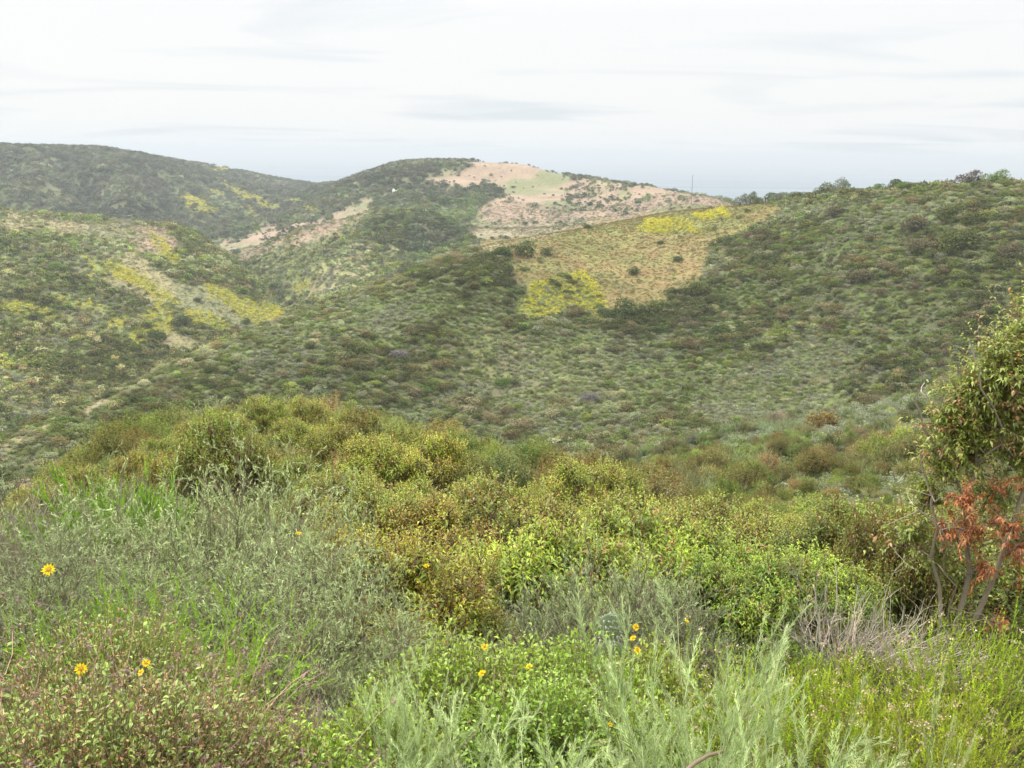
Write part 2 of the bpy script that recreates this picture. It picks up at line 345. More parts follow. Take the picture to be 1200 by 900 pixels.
m, t = new_mat('sea'); MAT_SEA = m
d = N(t, 'ShaderNodeBsdfPrincipled'); d.inputs['Base Color'].default_value = (0.05, 0.09, 0.12, 1); d.inputs['Roughness'].default_value = .35; d.inputs['IOR'].default_value = 1.33
geo = N(t, 'ShaderNodeNewGeometry'); mp = N(t, 'ShaderNodeMapping'); mp.inputs['Scale'].default_value = (0.0004, 0.0022, 1); L(t, geo.outputs['Position'], mp.inputs[0])
n = N(t, 'ShaderNodeTexNoise'); n.inputs['Detail'].default_value = 4; L(t, mp.outputs[0], n.inputs['Vector'])
n.inputs['Scale'].default_value = 1.0
mr = N(t, 'ShaderNodeMapRange'); L(t, n.outputs['Fac'], mr.inputs[0]); mr.inputs[1].default_value = .35; mr.inputs[2].default_value = .65; mr.inputs[3].default_value = .28; mr.inputs[4].default_value = .5
L(t, mr.outputs[0], d.inputs['Roughness'])
nw = N(t, 'ShaderNodeTexNoise'); nw.inputs['Scale'].default_value = 0.12; nw.inputs['Detail'].default_value = 3; L(t, geo.outputs['Position'], nw.inputs['Vector'])
bp = N(t, 'ShaderNodeBump'); bp.inputs['Strength'].default_value = .6; bp.inputs['Distance'].default_value = 1.2; L(t, nw.outputs['Fac'], bp.inputs['Height']); L(t, bp.outputs[0], d.inputs['Normal'])
L(t, d.outputs[0], N(t, 'ShaderNodeOutputMaterial').inputs[0])

# ------------------------------------------------------------------ ground sheet
nA, nR = len(az_g), len(r_g)
V = np.stack([XG, YG, ZG], -1).reshape(-1, 3)
V = np.concatenate([V, [[0, 0, -1.6]]])
idx = np.arange(nA * nR).reshape(nA, nR)
ia = np.arange(nA); ib = (ia + 1) % nA
q = np.stack([idx[ia, :-1], idx[ia, 1:], idx[ib, 1:], idx[ib, :-1]], -1).reshape(-1, 4)
tr_ = np.stack([np.full(nA, nA * nR), idx[ia, 0], idx[ib, 0]], -1)
x, y, zv = V[:, 0], V[:, 1], V[:, 2]; r = np.hypot(x, y)
ZW = zone_weights(x, y, zv)
n1 = fbm(x / 14, y / 14, 4, 21)[:, None]; n2 = fbm(x / 5, y / 5, 4, 22)[:, None]; n3 = fbm(x / 60, y / 60, 4, 23)[:, None]
cg = np.array([0.085, 0.090, 0.045]) * (0.7 + 0.6 * n1) + np.clip((n2 - .48) * 12, 0, 1) * np.array([0.015, 0.035, -0.005]) + np.clip(n3 - .5, 0, 1) * np.array([0.25, 0.18, 0.12])
lh = ((r > 350) & (r < 900) & (x < -70))[:, None]; cg = np.where(lh, cg * 1.45 + np.array([.02, .01, 0]), cg)
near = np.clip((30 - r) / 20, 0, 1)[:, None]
cg = cg * (1 - near) + near * np.array([0.05, 0.045, 0.028])  # ground close by darkened: shade under the bushes put into its colour
def zmix(c, w, colr): return c * (1 - w[:, None]) + w[:, None] * colr
gold = np.array([0.205, 0.16, 0.07]) * (0.7 + .6 * n1) + (n2 - .5) * np.array([-0.04, 0.05, 0.0]) + np.clip(.5 - n3, 0, 1) * np.array([-.12, 0, -.04])
pink = np.array([0.265, 0.195, 0.135]) * (0.7 + .6 * n1); n5 = np.clip((fbm(x / 45, y / 45, 4, 29)[:, None] - .5) * 7, 0, 1); pink = pink * (1 - n5 * .8) + n5 * .8 * np.array([.15, .17, .075])
tan = np.array([0.23, 0.205, 0.105]) * (0.75 + .5 * n1)
pink = np.clip(pink, 0.06, 1)
cg = zmix(cg, ZW['gold'], gold); cg = zmix(cg, ZW['pink'], pink); cg = zmix(cg, ZW['tan'], tan); cg = zmix(cg, ZW['track'], np.array([0.24, 0.21, 0.13]))
cg = zmix(cg, ZW['lime'] * np.clip(fbm(x / 30, y / 30, 3, 31) * 3 - 1.1, 0, .6), np.array([0.17, 0.24, 0.06]) * (0.7 + .6 * n1)); cg = zmix(cg, ZW['mustard'] * .6, np.array([0.19, 0.20, 0.06]))
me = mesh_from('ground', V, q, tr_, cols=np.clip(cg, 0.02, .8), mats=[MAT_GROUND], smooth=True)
tag(link('ground', me), kind='structure')

# sea
R = 90000.0; k = 96
ang = np.linspace(0, 2 * math.pi, k, endpoint=False)
Vs = [[0, 0, SEA_Z]]; 
for rr in (2000, 8000, 30000, R):
    Vs += [[rr * math.cos(a_), rr * math.sin(a_), SEA_Z] for a_ in ang]
qs = []; ts = [[0, 1 + i, 1 + (i + 1) % k] for i in range(k)]
for j in range(3):
    o_ = 1 + j * k
    qs += [[o_ + i, o_ + k + i, o_ + k + (i + 1) % k, o_ + (i + 1) % k] for i in range(k)]
tag(link('sea', mesh_from('sea', Vs, qs, ts, mats=[MAT_SEA])), kind='structure')

# haze: one closed box of thin sea air
HAZE = 0.00020
bm_z0, bm_z1, hw = -180.0, 45.0, 95000.0
Vb = [(sx * hw, sy * hw, zz) for zz in (bm_z0, bm_z1) for sx, sy in ((-1, -1), (1, -1), (1, 1), (-1, 1))]
fb = [(0, 3, 2, 1), (4, 5, 6, 7), (0, 1, 5, 4), (1, 2, 6, 5), (2, 3, 7, 6), (3, 0, 4, 7)]
m, t = new_mat('haze'); pv = N(t, 'ShaderNodeVolumePrincipled'); pv.inputs['Color'].default_value = (0.63, 0.678, 0.715, 1); pv.inputs['Density'].default_value = HAZE
pv.inputs['Anisotropy'].default_value = 0.2
L(t, pv.outputs[0], N(t, 'ShaderNodeOutputMaterial').inputs['Volume'])
tag(link('haze', mesh_from('haze', Vb, fb, mats=[m])), kind='stuff')
# ------------------------------------------------------------------ plant modelling kit
def unit(v): return v / (np.linalg.norm(v, axis=-1, keepdims=True) + 1e-9)
class Acc:
    """collects triangles with a colour per vertex"""
    def __init__(s): s.V, s.T, s.C, s.n = [], [], [], 0
    def add(s, V, T, C):
        V = V.reshape(-1, 3); s.V.append(V); s.T.append(T.reshape(-1, 3) + s.n); s.C.append(np.broadcast_to(C, (len(V), 3)) if C.ndim == 1 else C.reshape(-1, 3)); s.n += len(V)
    def mesh(s, name, mat):
        return mesh_from(name, np.concatenate(s.V), None, np.concatenate(s.T), np.clip(np.concatenate(s.C), 0, 1), [mat])
def curves(start, d0, length, k, bend, jit, rng):
    n = len(start); P = np.zeros((n, k, 3)); P[:, 0] = start; d = unit(d0); D = np.zeros((n, k, 3)); D[:, 0] = d
    st = (np.asarray(length) / (k - 1)).reshape(-1, 1) * np.ones((n, 1))
    for i in range(1, k):
        d = unit(d + np.asarray(bend) + rng.normal(0, jit, (n, 3)))
        P[:, i] = P[:, i-1] + d * st; D[:, i] = d
    return P, D
def tubes(A, P, D, r0_, r1_, col, sides=3):
    n, k, _ = P.shape; up = np.where(np.abs(D[..., 2:3]) > .9, np.array([1., 0, 0]), np.array([0, 0, 1.]))
    s = unit(np.cross(D, up)); u = np.cross(s, D)
    rr = (np.linspace(0, 1, k)[None, :, None] * (np.reshape(r1_, (-1, 1, 1)) - np.reshape(r0_, (-1, 1, 1))) + np.reshape(r0_, (-1, 1, 1)))
    ring = [P + rr * (math.cos(a) * s + math.sin(a) * u) for a in np.arange(sides) * 2 * math.pi / sides]
    V = np.stack(ring, 2)                       # n,k,sides,3
    b = np.arange(n * k * sides).reshape(n, k, sides); T = []
    for j in range(sides):
        j2 = (j + 1) % sides
        a0, a1, b0, b1 = b[:, :-1, j], b[:, :-1, j2], b[:, 1:, j], b[:, 1:, j2]
        T += [np.stack([a0, a1, b1], -1).reshape(-1, 3), np.stack([a0, b1, b0], -1).reshape(-1, 3)]
    C = np.asarray(col, float)
    if C.ndim == 2: C = np.repeat(C, k * sides, 0)
    A.add(V, np.concatenate(T), C)
def along(P, D, m, t0, t1, rng, regular=False):
    """m points per curve, between fractions t0 and t1"""
    n, k, _ = P.shape
    t = (np.linspace(t0, t1, m)[None, :] + rng.uniform(-.5, .5, (n, m)) * (t1 - t0) / m) if regular else rng.uniform(t0, t1, (n, m))
    t = np.clip(t, 0, .9999); f = t * (k - 1); i = f.astype(int); w = (f - i)[..., None]; r_ = np.arange(n)[:, None]
    return (P[r_, i] * (1 - w) + P[r_, i + 1] * w).reshape(-1, 3), D[r_, i + 1].reshape(-1, 3), t.reshape(-1)
def side_dirs(d, ang, rng):
    v = rng.normal(0, 1, d.shape); v = unit(v - (v * d).sum(-1, keepdims=True) * d)
    a = np.reshape(ang, (-1, 1)); return unit(d * np.cos(a) + v * np.sin(a))
def slivers(A, p, d, ln, w, col, rng):
    """thread-like leaves: one thin triangle each"""
    s = unit(np.cross(d, rng.normal(0, 1, d.shape))) * (np.reshape(w, (-1, 1)) / 2); tip = p + d * np.reshape(ln, (-1, 1))
    V = np.stack([p - s, p + s, tip], 1); n = len(p)
    A.add(V, np.arange(3 * n).reshape(n, 3), np.repeat(col, 3, 0) if col.ndim == 2 else col)
def leaves(A, p, d, ln, w, col, rng, fold=.25, arch=.25, full=True):
    """lance or egg shaped leaves, folded along the midrib, tips arching down"""
    n = len(p); ln = np.reshape(ln, (-1, 1)) * np.ones((n, 1)); w = np.reshape(w, (-1, 1)) * np.ones((n, 1))
    up = np.array([0, 0, 1.]) + rng.normal(0, .35, (n, 3)); s = unit(np.cross(d, up)); u = unit(np.cross(s, d))
    mid = p + d * ln * .45; tip = p + d * ln * .95 - np.array([0, 0, 1.]) * ln * arch
    l_ = mid - s * w / 2 + u * w * fold; r_ = mid + s * w / 2 + u * w * fold
    b = np.arange(n)[:, None]
    if full:
        V = np.stack([p, l_, mid, r_, tip], 1); o = b * 5
        T = np.concatenate([o + [0, 2, 1], o + [0, 3, 2], o + [1, 2, 4], o + [2, 3, 4]]); k = 5
    else:
        V = np.stack([p, l_, r_, tip], 1); o = b * 4; T = np.concatenate([o + [0, 2, 1], o + [1, 2, 3]]); k = 4
    A.add(V, T, np.repeat(col, k, 0))
def jitter_col(base, n, rng, v=.18, h=.08):
    c = np.asarray(base, float).reshape(1, 3) * np.ones((n, 3)); return np.clip(c * np.exp(rng.normal(0, v, (n, 1))) * np.exp(rng.normal(0, h, (n, 3))), 0, .9)
def lerp(a, b, t): return a * (1 - t) + b * t
def pick(rng, n, cols, p): return np.asarray(cols, float)[rng.choice(len(cols), n, p=np.array(p) / sum(p))]

# far scrub: a lumpy dome of small leaf tufts, real size given by its scale
def scrub_mesh(name, seed, n, size, mat, squash=.75):
    rng = np.random.default_rng(seed); A = Acc()
    nl = 7; c = rng.normal(0, 1, (nl, 3)); c[:, 2] = np.abs(c[:, 2]) * .6; c = unit(c) * rng.uniform(.1, .38, (nl, 1)); rl = rng.uniform(.2, .34, nl)
    w = rl ** 2; i = rng.choice(nl, n, p=w / w.sum()); v = unit(rng.normal(0, 1, (n, 3)) + [0, 0, .5]); p = c[i] + v * (rl[i] * rng.uniform(.75, 1.08, n))[:, None]
    p[:, 2] = p[:, 2] * squash + .16; d = unit(np.cross(v, rng.normal(0, 1, (n, 3))) + .35 * v + [0, 0, .15])
    shade = jitter_col((1, 1, 1), nl, rng, .12, .04)[i] * np.exp(rng.normal(0, .22, (n, 1)))
    leaves(A, p, d, size * rng.uniform(.7, 1.4, n), size * rng.uniform(.4, .75, n), np.clip(shade, 0, 1.6) * .8, rng, .2, .1, full=False)
    me = A.mesh(name, mat); return me

def wand_shrub(seed, n_main=40, ln=(.7, 1.0), spread=.9, bend=(0, 0, .05), jit=.1, k=7, base_r=.12, side=(6, .35), side_ang=(.3, .8), sbend=(0, 0, .08),
               side2=None, fil=(28, .03, .0025), fil_ang=(.4, 1.0), fil_t0=.15, c_low=(.3, .3, .2), c_tip=(.3, .36, .2), c_wood=(.2, .16, .13), wood_r=.006, dead=.0, c_dead=(.28, .22, .15),
               lean=(0, 0, 0), tip_heads=None, leafy=False, main_t0=.25):
    """a shrub of many wands clothed in short narrow leaves; returns (branches mesh, foliage mesh)"""
    rng = np.random.default_rng(seed); B, Fo = Acc(), Acc()
    a = rng.uniform(0, 2 * math.pi, n_main); s = spread * np.sqrt(rng.uniform(0.02, 1, n_main))
    d0 = np.stack([np.cos(a) * s, np.sin(a) * s, np.ones(n_main)], -1) + np.asarray(lean); st = np.stack([np.cos(a), np.sin(a), np.zeros(n_main)], -1) * (base_r * rng.uniform(0, 1, n_main))[:, None]
    P, D = curves(st, d0, rng.uniform(*ln, n_main), k, bend, jit, rng)
    tubes(B, P, D, wood_r, wood_r * .4, jitter_col(c_wood, n_main, rng, .2, .06))
    q, dq, tq = along(P, D, side[0], main_t0, 1, rng); n2 = len(q)
    P2, D2 = curves(q, side_dirs(dq, rng.uniform(*side_ang, n2), rng), side[1] * rng.uniform(.6, 1.25, n2), 5, sbend, jit * 1.3, rng)
    tubes(B, P2, D2, wood_r * .4, wood_r * .2, jitter_col(c_wood, n2, rng, .2, .06))
    if side2:
        q, dq, tq = along(P2, D2, side2[0], .2, 1, rng); n3 = len(q)
        P3, D3 = curves(q, side_dirs(dq, rng.uniform(*side_ang, n3), rng), side2[1] * rng.uniform(.6, 1.25, n3), 4, sbend, jit * 1.3, rng)
        tubes(B, P3, D3, wood_r * .22, wood_r * .1, jitter_col(lerp(np.array(c_wood), np.array(c_low), .5), n3, rng, .2, .06)); P2, D2, n2 = P3, D3, n3
    mt_ = np.exp(rng.normal(0, .16, n_main)); per_main = n2 // n_main
    dd = np.repeat(rng.uniform(0, 1, n2) < dead, fil[0]); tone = np.repeat(np.exp(rng.normal(0, .14, (n2, 1))) * np.repeat(mt_, per_main)[:, None], fil[0], 0)
    q, dq, tq = along(P2, D2, fil[0], fil_t0, 1, rng); n = len(q)
    c = lerp(np.array(c_low), np.array(c_tip), tq[:, None]) * tone * np.exp(rng.normal(0, .12, (n, 1))); c[dd] = jitter_col(c_dead, dd.sum(), rng)
    dirs = side_dirs(dq, rng.uniform(*fil_ang, n) * (1 - .4 * tq), rng); l_ = fil[1] * rng.uniform(.6, 1.3, n) * (1.1 - .5 * tq); l_[dd] *= .7
    if leafy: leaves(Fo, q, dirs, l_, l_ * fil[2], c, rng, .15, .1, full=False)
    else: slivers(Fo, q, dirs, l_, fil[2], c, rng)
    if tip_heads:
        frac, sz, ch = tip_heads; sel = rng.uniform(0, 1, n2) < frac; tp = P2[sel, -1]; m_ = len(tp)
        tp = np.repeat(tp, 14, 0) + rng.normal(0, sz, (m_ * 14, 3)) * [1, 1, .45]; slivers(Fo, tp, unit(rng.normal(0, 1, tp.shape) + [0, 0, .6]), sz * .9, sz * .7, jitter_col(ch, len(tp), rng, .25, .08), rng)
    return B.mesh('branches', MAT_WOOD), Fo.mesh('foliage', MAT_SOFT)

def sumac(seed, R=1.2, Hh=1.2, twigs=900, per=15, leaf=.08, width=.3, nl=16, c_leaf=(.20, .27, .03), c_new=(.37, .40, .06), c_red=(.42, .22, .07), red=.06, full=True, twig_len=.34, under=.25, upright=.9, c_wood=(.16, .10, .07), wood_r=.012, shoots=0, arch=.3):
    """laurel sumac and its kin: rounded, lumpy, upright reddish twigs with arching folded leaves"""
    rng = np.random.default_rng(seed); B, Fo = Acc(), Acc()
    a = rng.uniform(0, 2 * math.pi, nl); q = np.sqrt(rng.uniform(0, 1, nl)); q[0] = .1
    c = np.stack([np.cos(a) * q * R * .72, np.sin(a) * q * R * .72, (Hh * .62) * np.sqrt(np.clip(1 - (q * .8) ** 2, .05, 1)) * rng.uniform(.62, 1.2, nl)], -1)
    rl = R * rng.uniform(.26, .42, nl) * (16 / nl) ** .42 * 1.0
    # limbs from the crown of the root to every lump
    P = np.zeros((nl, 6, 3)); tt = np.linspace(0, 1, 6)[None, :, None]; s0 = rng.normal(0, .06, (nl, 1, 3)) * [1, 1, 0]
    P = s0 + (c[:, None] - s0) * tt + np.array([0, 0, 1]) * (np.sin(tt * math.pi) * .08 * R) + rng.normal(0, .03, (nl, 6, 3)) * tt
    D = unit(np.gradient(P, axis=1)); tubes(B, P, D, wood_r * 1.5, wood_r * .6, jitter_col(c_wood, nl, rng, .2, .05), 5)
    w = rl ** 2; i = rng.choice(nl, twigs, p=w / w.sum()); v = unit(rng.normal(0, 1, (twigs, 3)) + [0, 0, .55]); tip = c[i] + v * (rl[i] * rng.uniform(.8, 1.15, twigs))[:, None] * [1, 1, .85]
    tip[:, 2] = np.maximum(tip[:, 2], .12 * Hh)
    d = unit(v * .8 + np.array([0, 0, upright]) + rng.normal(0, .2, (twigs, 3))); ln = twig_len * rng.uniform(.6, 1.3, twigs)
    sh = rng.uniform(0, 1, twigs) < shoots; tip[sh, 2] += rng.uniform(.05, .24, sh.sum()); d[sh] = unit(d[sh] * .3 + [0, 0, 1]); ln[sh] *= 1.3
    st = tip - d * ln[:, None]; st[:, 2] = np.maximum(st[:, 2], .03); P, D = curves(st, unit(tip - st), ln, 4, (0, 0, .03), .05, rng)
    tubes(B, P, D, wood_r * .22, wood_r * .12, jitter_col((.26, .12, .07), twigs, rng, .25, .08))
    m2 = nl * 8; ii = np.repeat(np.arange(nl), 8); e_ = c[ii] + unit(rng.normal(0, 1, (m2, 3)) + [0, 0, .4]) * rl[ii][:, None] * .8
    P2 = c[ii][:, None] * (1 - tt) + e_[:, None] * tt + rng.normal(0, .015, (m2, 6, 3)); tubes(B, P2, unit(np.gradient(P2, axis=1)), wood_r * .6, wood_r * .2, jitter_col(c_wood, m2, rng, .2, .05))
    q, dq, tq = along(P, D, per, .12, 1, rng, True); n = len(q)
    lump = (jitter_col((1, 1, 1), nl, rng, 0, 0) * np.exp(rng.normal(0, .17, (nl, 1))) * np.exp(rng.normal(0, .06, (nl, 3))))[np.repeat(i, per)]; tw = np.repeat(np.exp(rng.normal(0, .12, (twigs, 1))), per, 0)
    c_ = lerp(np.array(c_leaf), np.array(c_new), (tq[:, None] ** 2)) * lump * tw * np.exp(rng.normal(0, .07, (n, 1)))
    redtwig = np.repeat(rng.uniform(0, 1, twigs) < red, per) & (tq > .62); c_[redtwig] = jitter_col(c_red, redtwig.sum(), rng, .2, .1)
    old = rng.uniform(0, 1, n) < .03; c_[old] = jitter_col((.40, .27, .08), old.sum(), rng)
    dirs = side_dirs(dq, rng.uniform(.7, 1.35, n) * (1.15 - .55 * tq), rng); l_ = leaf * rng.uniform(.65, 1.25, n) * (1.08 - .45 * tq)
    leaves(Fo, q, dirs, l_, l_ * width, c_, rng, .22, arch, full)
    # dead leaves and bare twigs underneath
    nu = int(twigs * under)
    if nu:
        a = rng.uniform(0, 2 * math.pi, nu); rr = R * rng.uniform(.5, .95, nu); st = np.stack([np.cos(a) * rr * .5, np.sin(a) * rr * .5, rng.uniform(.02, .25, nu) * Hh], -1)
        P, D = curves(st, np.stack([np.cos(a), np.sin(a), rng.uniform(-.1, .8, nu)], -1), rr * .6, 6, (0, 0, -.04), .22, rng)
        tubes(B, P, D, wood_r * .3, wood_r * .1, jitter_col((.22, .17, .13), nu, rng, .25, .06))
    return B.mesh('branches', MAT_WOOD), Fo.mesh('foliage', MAT_LEAF if full else MAT_LEAF)

def leafy_mound(seed, R=.55, Hh=.42, stems=420, per=9, leaf=.04, width=.5, c_leaf=(.17, .32, .035), c_tip=(.27, .45, .06), wither=0.0, dry=.08, c_brown=(.30, .17, .09)):
    """bush sunflower: a mound of short stems with small egg-shaped leaves"""
    rng = np.random.default_rng(seed); B, Fo = Acc(), Acc()
    a = rng.uniform(0, 2 * math.pi, stems); q = np.sqrt(rng.uniform(0, 1, stems)); lump = fbm(np.cos(a) * q * 3 + 7, np.sin(a) * q * 3 + seed, 2, seed) * .7 + .62
    tip = np.stack([np.cos(a) * q * R, np.sin(a) * q * R, Hh * np.sqrt(np.clip(1.05 - q ** 2, .03, 1)) * lump], -1) + rng.normal(0, .025, (stems, 3))
    tip[:, 2] = np.maximum(tip[:, 2], .03); base = tip * [.35, .35, 0] ; ln = np.linalg.norm(tip - base, axis=1)
    P, D = curves(base, unit(tip - base) + rng.normal(0, .1, (stems, 3)), ln, 6, (0, 0, .06), .15, rng)
    tubes(B, P, D, .0014, .0008, jitter_col((.20, .18, .08), stems, rng, .25, .06))
    q_, dq, tq = along(P, D, per, .4, 1, rng); n = len(q_); wt = np.repeat(rng.uniform(0, 1, stems) < wither, per) | (rng.uniform(0, 1, n) < dry)
    c_ = lerp(np.array(c_leaf), np.array(c_tip), np.clip(tq * 2 - 1, 0, 1)[:, None]) * np.exp(rng.normal(0, .2, (n, 1))) * np.repeat(np.exp(rng.normal(0, .15, (stems, 1))), per, 0)
    c_[wt] = pick(rng, wt.sum(), [c_brown, (.36, .22, .10), (.22, .12, .06), (.30, .2, .12)], [4, 3, 3, 1]) * np.exp(rng.normal(0, .2, (wt.sum(), 1)))
    l_ = leaf * rng.uniform(.6, 1.3, n); l_[wt] *= .75; dirs = side_dirs(dq, rng.uniform(.4, 1.2, n), rng)
    leaves(Fo, q_, dirs, l_, l_ * width, c_, rng, .3, .12, True)
    nd = int(stems * (.04 + wither * .13)); a = rng.uniform(0, 2 * math.pi, nd); rr = R * rng.uniform(.1, .9, nd)
    P, D = curves(np.stack([np.cos(a) * rr, np.sin(a) * rr, Hh * .3 * np.ones(nd)], -1), np.stack([np.cos(a) * .5, np.sin(a) * .5, np.ones(nd)], -1) + rng.normal(0, .3, (nd, 3)), Hh * rng.uniform(.35, .85, nd), 6, (0, 0, -.03), .2, rng)
    tubes(B, P, D, .0018, .001, jitter_col((.36, .26, .17), nd, rng, .2, .06))
    if wither > 0:
        e_ = np.repeat(P[:, -1], 10, 0) + rng.normal(0, .006, (nd * 10, 3)); slivers(Fo, e_, unit(rng.normal(0, 1, e_.shape)), .013, .008, jitter_col((.24, .16, .12), len(e_), rng), rng)
    return B.mesh('branches', MAT_WOOD), Fo.mesh('foliage', MAT_LEAF)

def twig_mass(seed, R=.5, Hh=.3, n=160, flat=.5, col=(.34, .30, .225), r_=.004, ln=(.4, .9), jit=.16, lean=(0, 0, 0)):
    rng = np.random.default_rng(seed); B = Acc(); a = rng.uniform(0, 2 * math.pi, n)
    st = np.stack([np.cos(a), np.sin(a), 0 * a], -1) * (R * .5 * rng.uniform(0, 1, n))[:, None] + [0, 0, .02]
    d0 = np.stack([np.cos(a) , np.sin(a), rng.uniform(.1, 1.4, n) * (1 - flat) * 2], -1) + rng.normal(0, .35, (n, 3)) + np.asarray(lean)
    P, D = curves(st, d0, R * rng.uniform(*ln, n), 8, (0, 0, .02), jit, rng); P[..., 2] = np.clip(P[..., 2], .01, None); tubes(B, P, D, r_, r_ * .35, jitter_col(col, n, rng, .25, .05), 4)
    q, dq, tq = along(P, D, 6, .3, 1, rng); m_ = len(q); P2, D2 = curves(q, side_dirs(dq, rng.uniform(.3, .9, m_), rng), R * .28 * rng.uniform(.5, 1.2, m_), 5, (0, 0, .03), jit * 1.4, rng)
    tubes(B, P2, D2, r_ * .4, r_ * .15, jitter_col(col, m_, rng, .25, .05))
    return B.mesh('twigs', MAT_WOOD)

def flower_mesh(seed, r_=.022):
    """a small sunflower: a domed centre in a ring of a dozen petals"""
    rng = np.random.default_rng(seed); A = Acc(); n = 12; a = np.arange(n) * 2 * math.pi / n + rng.normal(0, .08, n)
    d = np.stack([np.cos(a), np.sin(a), rng.uniform(.05, .3, n)], -1); p = d * [r_ * .28, r_ * .28, 0]
    leaves(A, p, unit(d), r_ * .8 * rng.uniform(.85, 1.1, n), r_ * .36, jitter_col((.82, .58, .02), n, rng, .08, .03), rng, .1, .1)
    k = 8; V = [[0, 0, r_ * .22]] + [[math.cos(t) * q * r_ * .32, math.sin(t) * q * r_ * .32, z_ * r_] for q, z_ in ((.6, .17), (1, .02)) for t in np.arange(k) * 2 * math.pi / k]
    T = [[0, 1 + i, 1 + (i + 1) % k] for i in range(k)] + [[1 + i, 1 + k + i, 1 + k + (i + 1) % k] for i in range(k)] + [[1 + i, 1 + k + (i + 1) % k, 1 + (i + 1) % k] for i in range(k)]
    A.add(np.array(V), np.array(T), np.array([.55, .28, .03])); return A.mesh('flower', MAT_FLOWER)

# ------------------------------------------------------------------ ground cover by geometry nodes (only what nobody could count)
def scatter(name, pts, scale, tint, index, rotz, protos, tilt=None):
    me = bpy.data.meshes.new(name); n = len(pts); me.vertices.add(n); me.vertices.foreach_set('co', np.asarray(pts, np.float32).ravel())
    me.attributes.new('scl', 'FLOAT', 'POINT').data.foreach_set('value', np.asarray(scale, np.float32))
    me.attributes.new('idx', 'INT', 'POINT').data.foreach_set('value', np.asarray(index, np.int32))
    rt = np.zeros((n, 3), np.float32); rt[:, 2] = rotz
    if tilt is not None: rt[:, :2] = tilt
    me.attributes.new('rot', 'FLOAT_VECTOR', 'POINT').data.foreach_set('vector', rt.ravel())
    c = np.ones((n, 4), np.float32); c[:, :3] = tint; me.attributes.new('tint', 'FLOAT_COLOR', 'POINT').data.foreach_set('color', c.ravel())
    col = bpy.data.collections.new(name + '_kinds')
    for i, pm in enumerate(protos): col.objects.link(bpy.data.objects.new('%s_kind_%02d' % (name, i), pm))
    o = link(name, me); g = bpy.data.node_groups.new(name, 'GeometryNodeTree')
    g.interface.new_socket('Geometry', in_out='INPUT', socket_type='NodeSocketGeometry'); g.interface.new_socket('Geometry', in_out='OUTPUT', socket_type='NodeSocketGeometry')
    gi, go = N(g, 'NodeGroupInput'), N(g, 'NodeGroupOutput'); ip = N(g, 'GeometryNodeInstanceOnPoints'); ci = N(g, 'GeometryNodeCollectionInfo')
    ci.inputs['Collection'].default_value = col; ci.inputs['Separate Children'].default_value = True; ci.inputs['Reset Children'].default_value = True
    def attr(nm, ty):
        a = N(g, 'GeometryNodeInputNamedAttribute', data_type=ty); a.inputs['Name'].default_value = nm; return a.outputs['Attribute']
    L(g, gi.outputs[0], ip.inputs['Points']); L(g, ci.outputs[0], ip.inputs['Instance']); ip.inputs['Pick Instance'].default_value = True
    L(g, attr('idx', 'INT'), ip.inputs['Instance Index']); L(g, attr('rot', 'FLOAT_VECTOR'), ip.inputs['Rotation']); L(g, attr('scl', 'FLOAT'), ip.inputs['Scale'])
    L(g, ip.outputs[0], go.inputs[0]); md = o.modifiers.new('cover', 'NODES'); md.node_group = g; tag(o, kind='stuff'); return o

# hillside scrub
rng = np.random.default_rng(7)
def polar_points(r0_, r1_, a0, a1, spacing, rng):
    """points with a spacing that grows with distance"""
    rs = np.exp(np.linspace(math.log(r0_), math.log(r1_), 400)); dens = rs / spacing(rs) ** 2; cum = np.concatenate([[0], np.cumsum((dens[1:] + dens[:-1]) / 2 * np.diff(rs))])
    n = int(cum[-1] * (a1 - a0)); r_ = np.interp(rng.uniform(0, cum[-1], n), cum, rs); a = rng.uniform(a0, a1, n)
    return r_ * np.sin(a), r_ * np.cos(a), r_
sx, sy, sr = polar_points(26, 2100, rad(-33), rad(33), lambda r_: np.interp(r_, [26, 60, 120, 200, 400, 900, 2100], [1.4, 1.4, 1.15, 1.15, 1.6, 3.4, 7.5]), rng)
sz = H(sx, sy)
# drop what stands in the deep of a valley, well below every line of sight
EL = ZG / RG; RM = np.maximum.accumulate(EL, axis=1); ia = np.clip(np.searchsorted(az_g, np.arctan2(sx, sy)) - 1, 0, nA - 1); ja = np.clip(np.searchsorted(r_g, sr) - 1, 0, nR - 1)
keep = (sz + 5) / sr > RM[ia, np.maximum(ja - 4, 0)]
sx, sy, sr, sz = sx[keep], sy[keep], sr[keep], sz[keep]
zw = zone_weights(sx, sy, sz); u_ = rng.uniform(0, 1, len(sx))
grassy = zw['gold'] * .985 + zw['pink'] * .955 + zw['tan'] * .78 + zw['track'] * .95 + zw['mustard'] * .6 + zw['lime'] * .1
clump = fbm(sx / (sr * .05 + 3), sy / (sr * .05 + 3), 3, 61)
keep = u_ > np.clip(grassy, 0, .985) - (zw['pink'] > .5) * np.clip(clump - .56, 0, .4) * 3.5
sx, sy, sr, sz, clump = sx[keep], sy[keep], sr[keep], sz[keep], clump[keep]; zw = {k: v[keep] for k, v in zw.items()}; n = len(sx)
print('scrub', n)
pal = np.array([(.165, .185, .10), (.215, .235, .145), (.10, .13, .045), (.125, .165, .05), (.075, .09, .04), (.105, .10, .045), (.145, .135, .08), (.175, .215, .06), (.22, .21, .12)])
f1 = fbm(sx / 28, sy / 28, 3, 71); f2 = fbm(sx / 18, sy / 18, 3, 72); f3 = fbm(sx / 90, sy / 90, 3, 73); f4 = fbm(sx / 5, sy / 5, 2, 74)
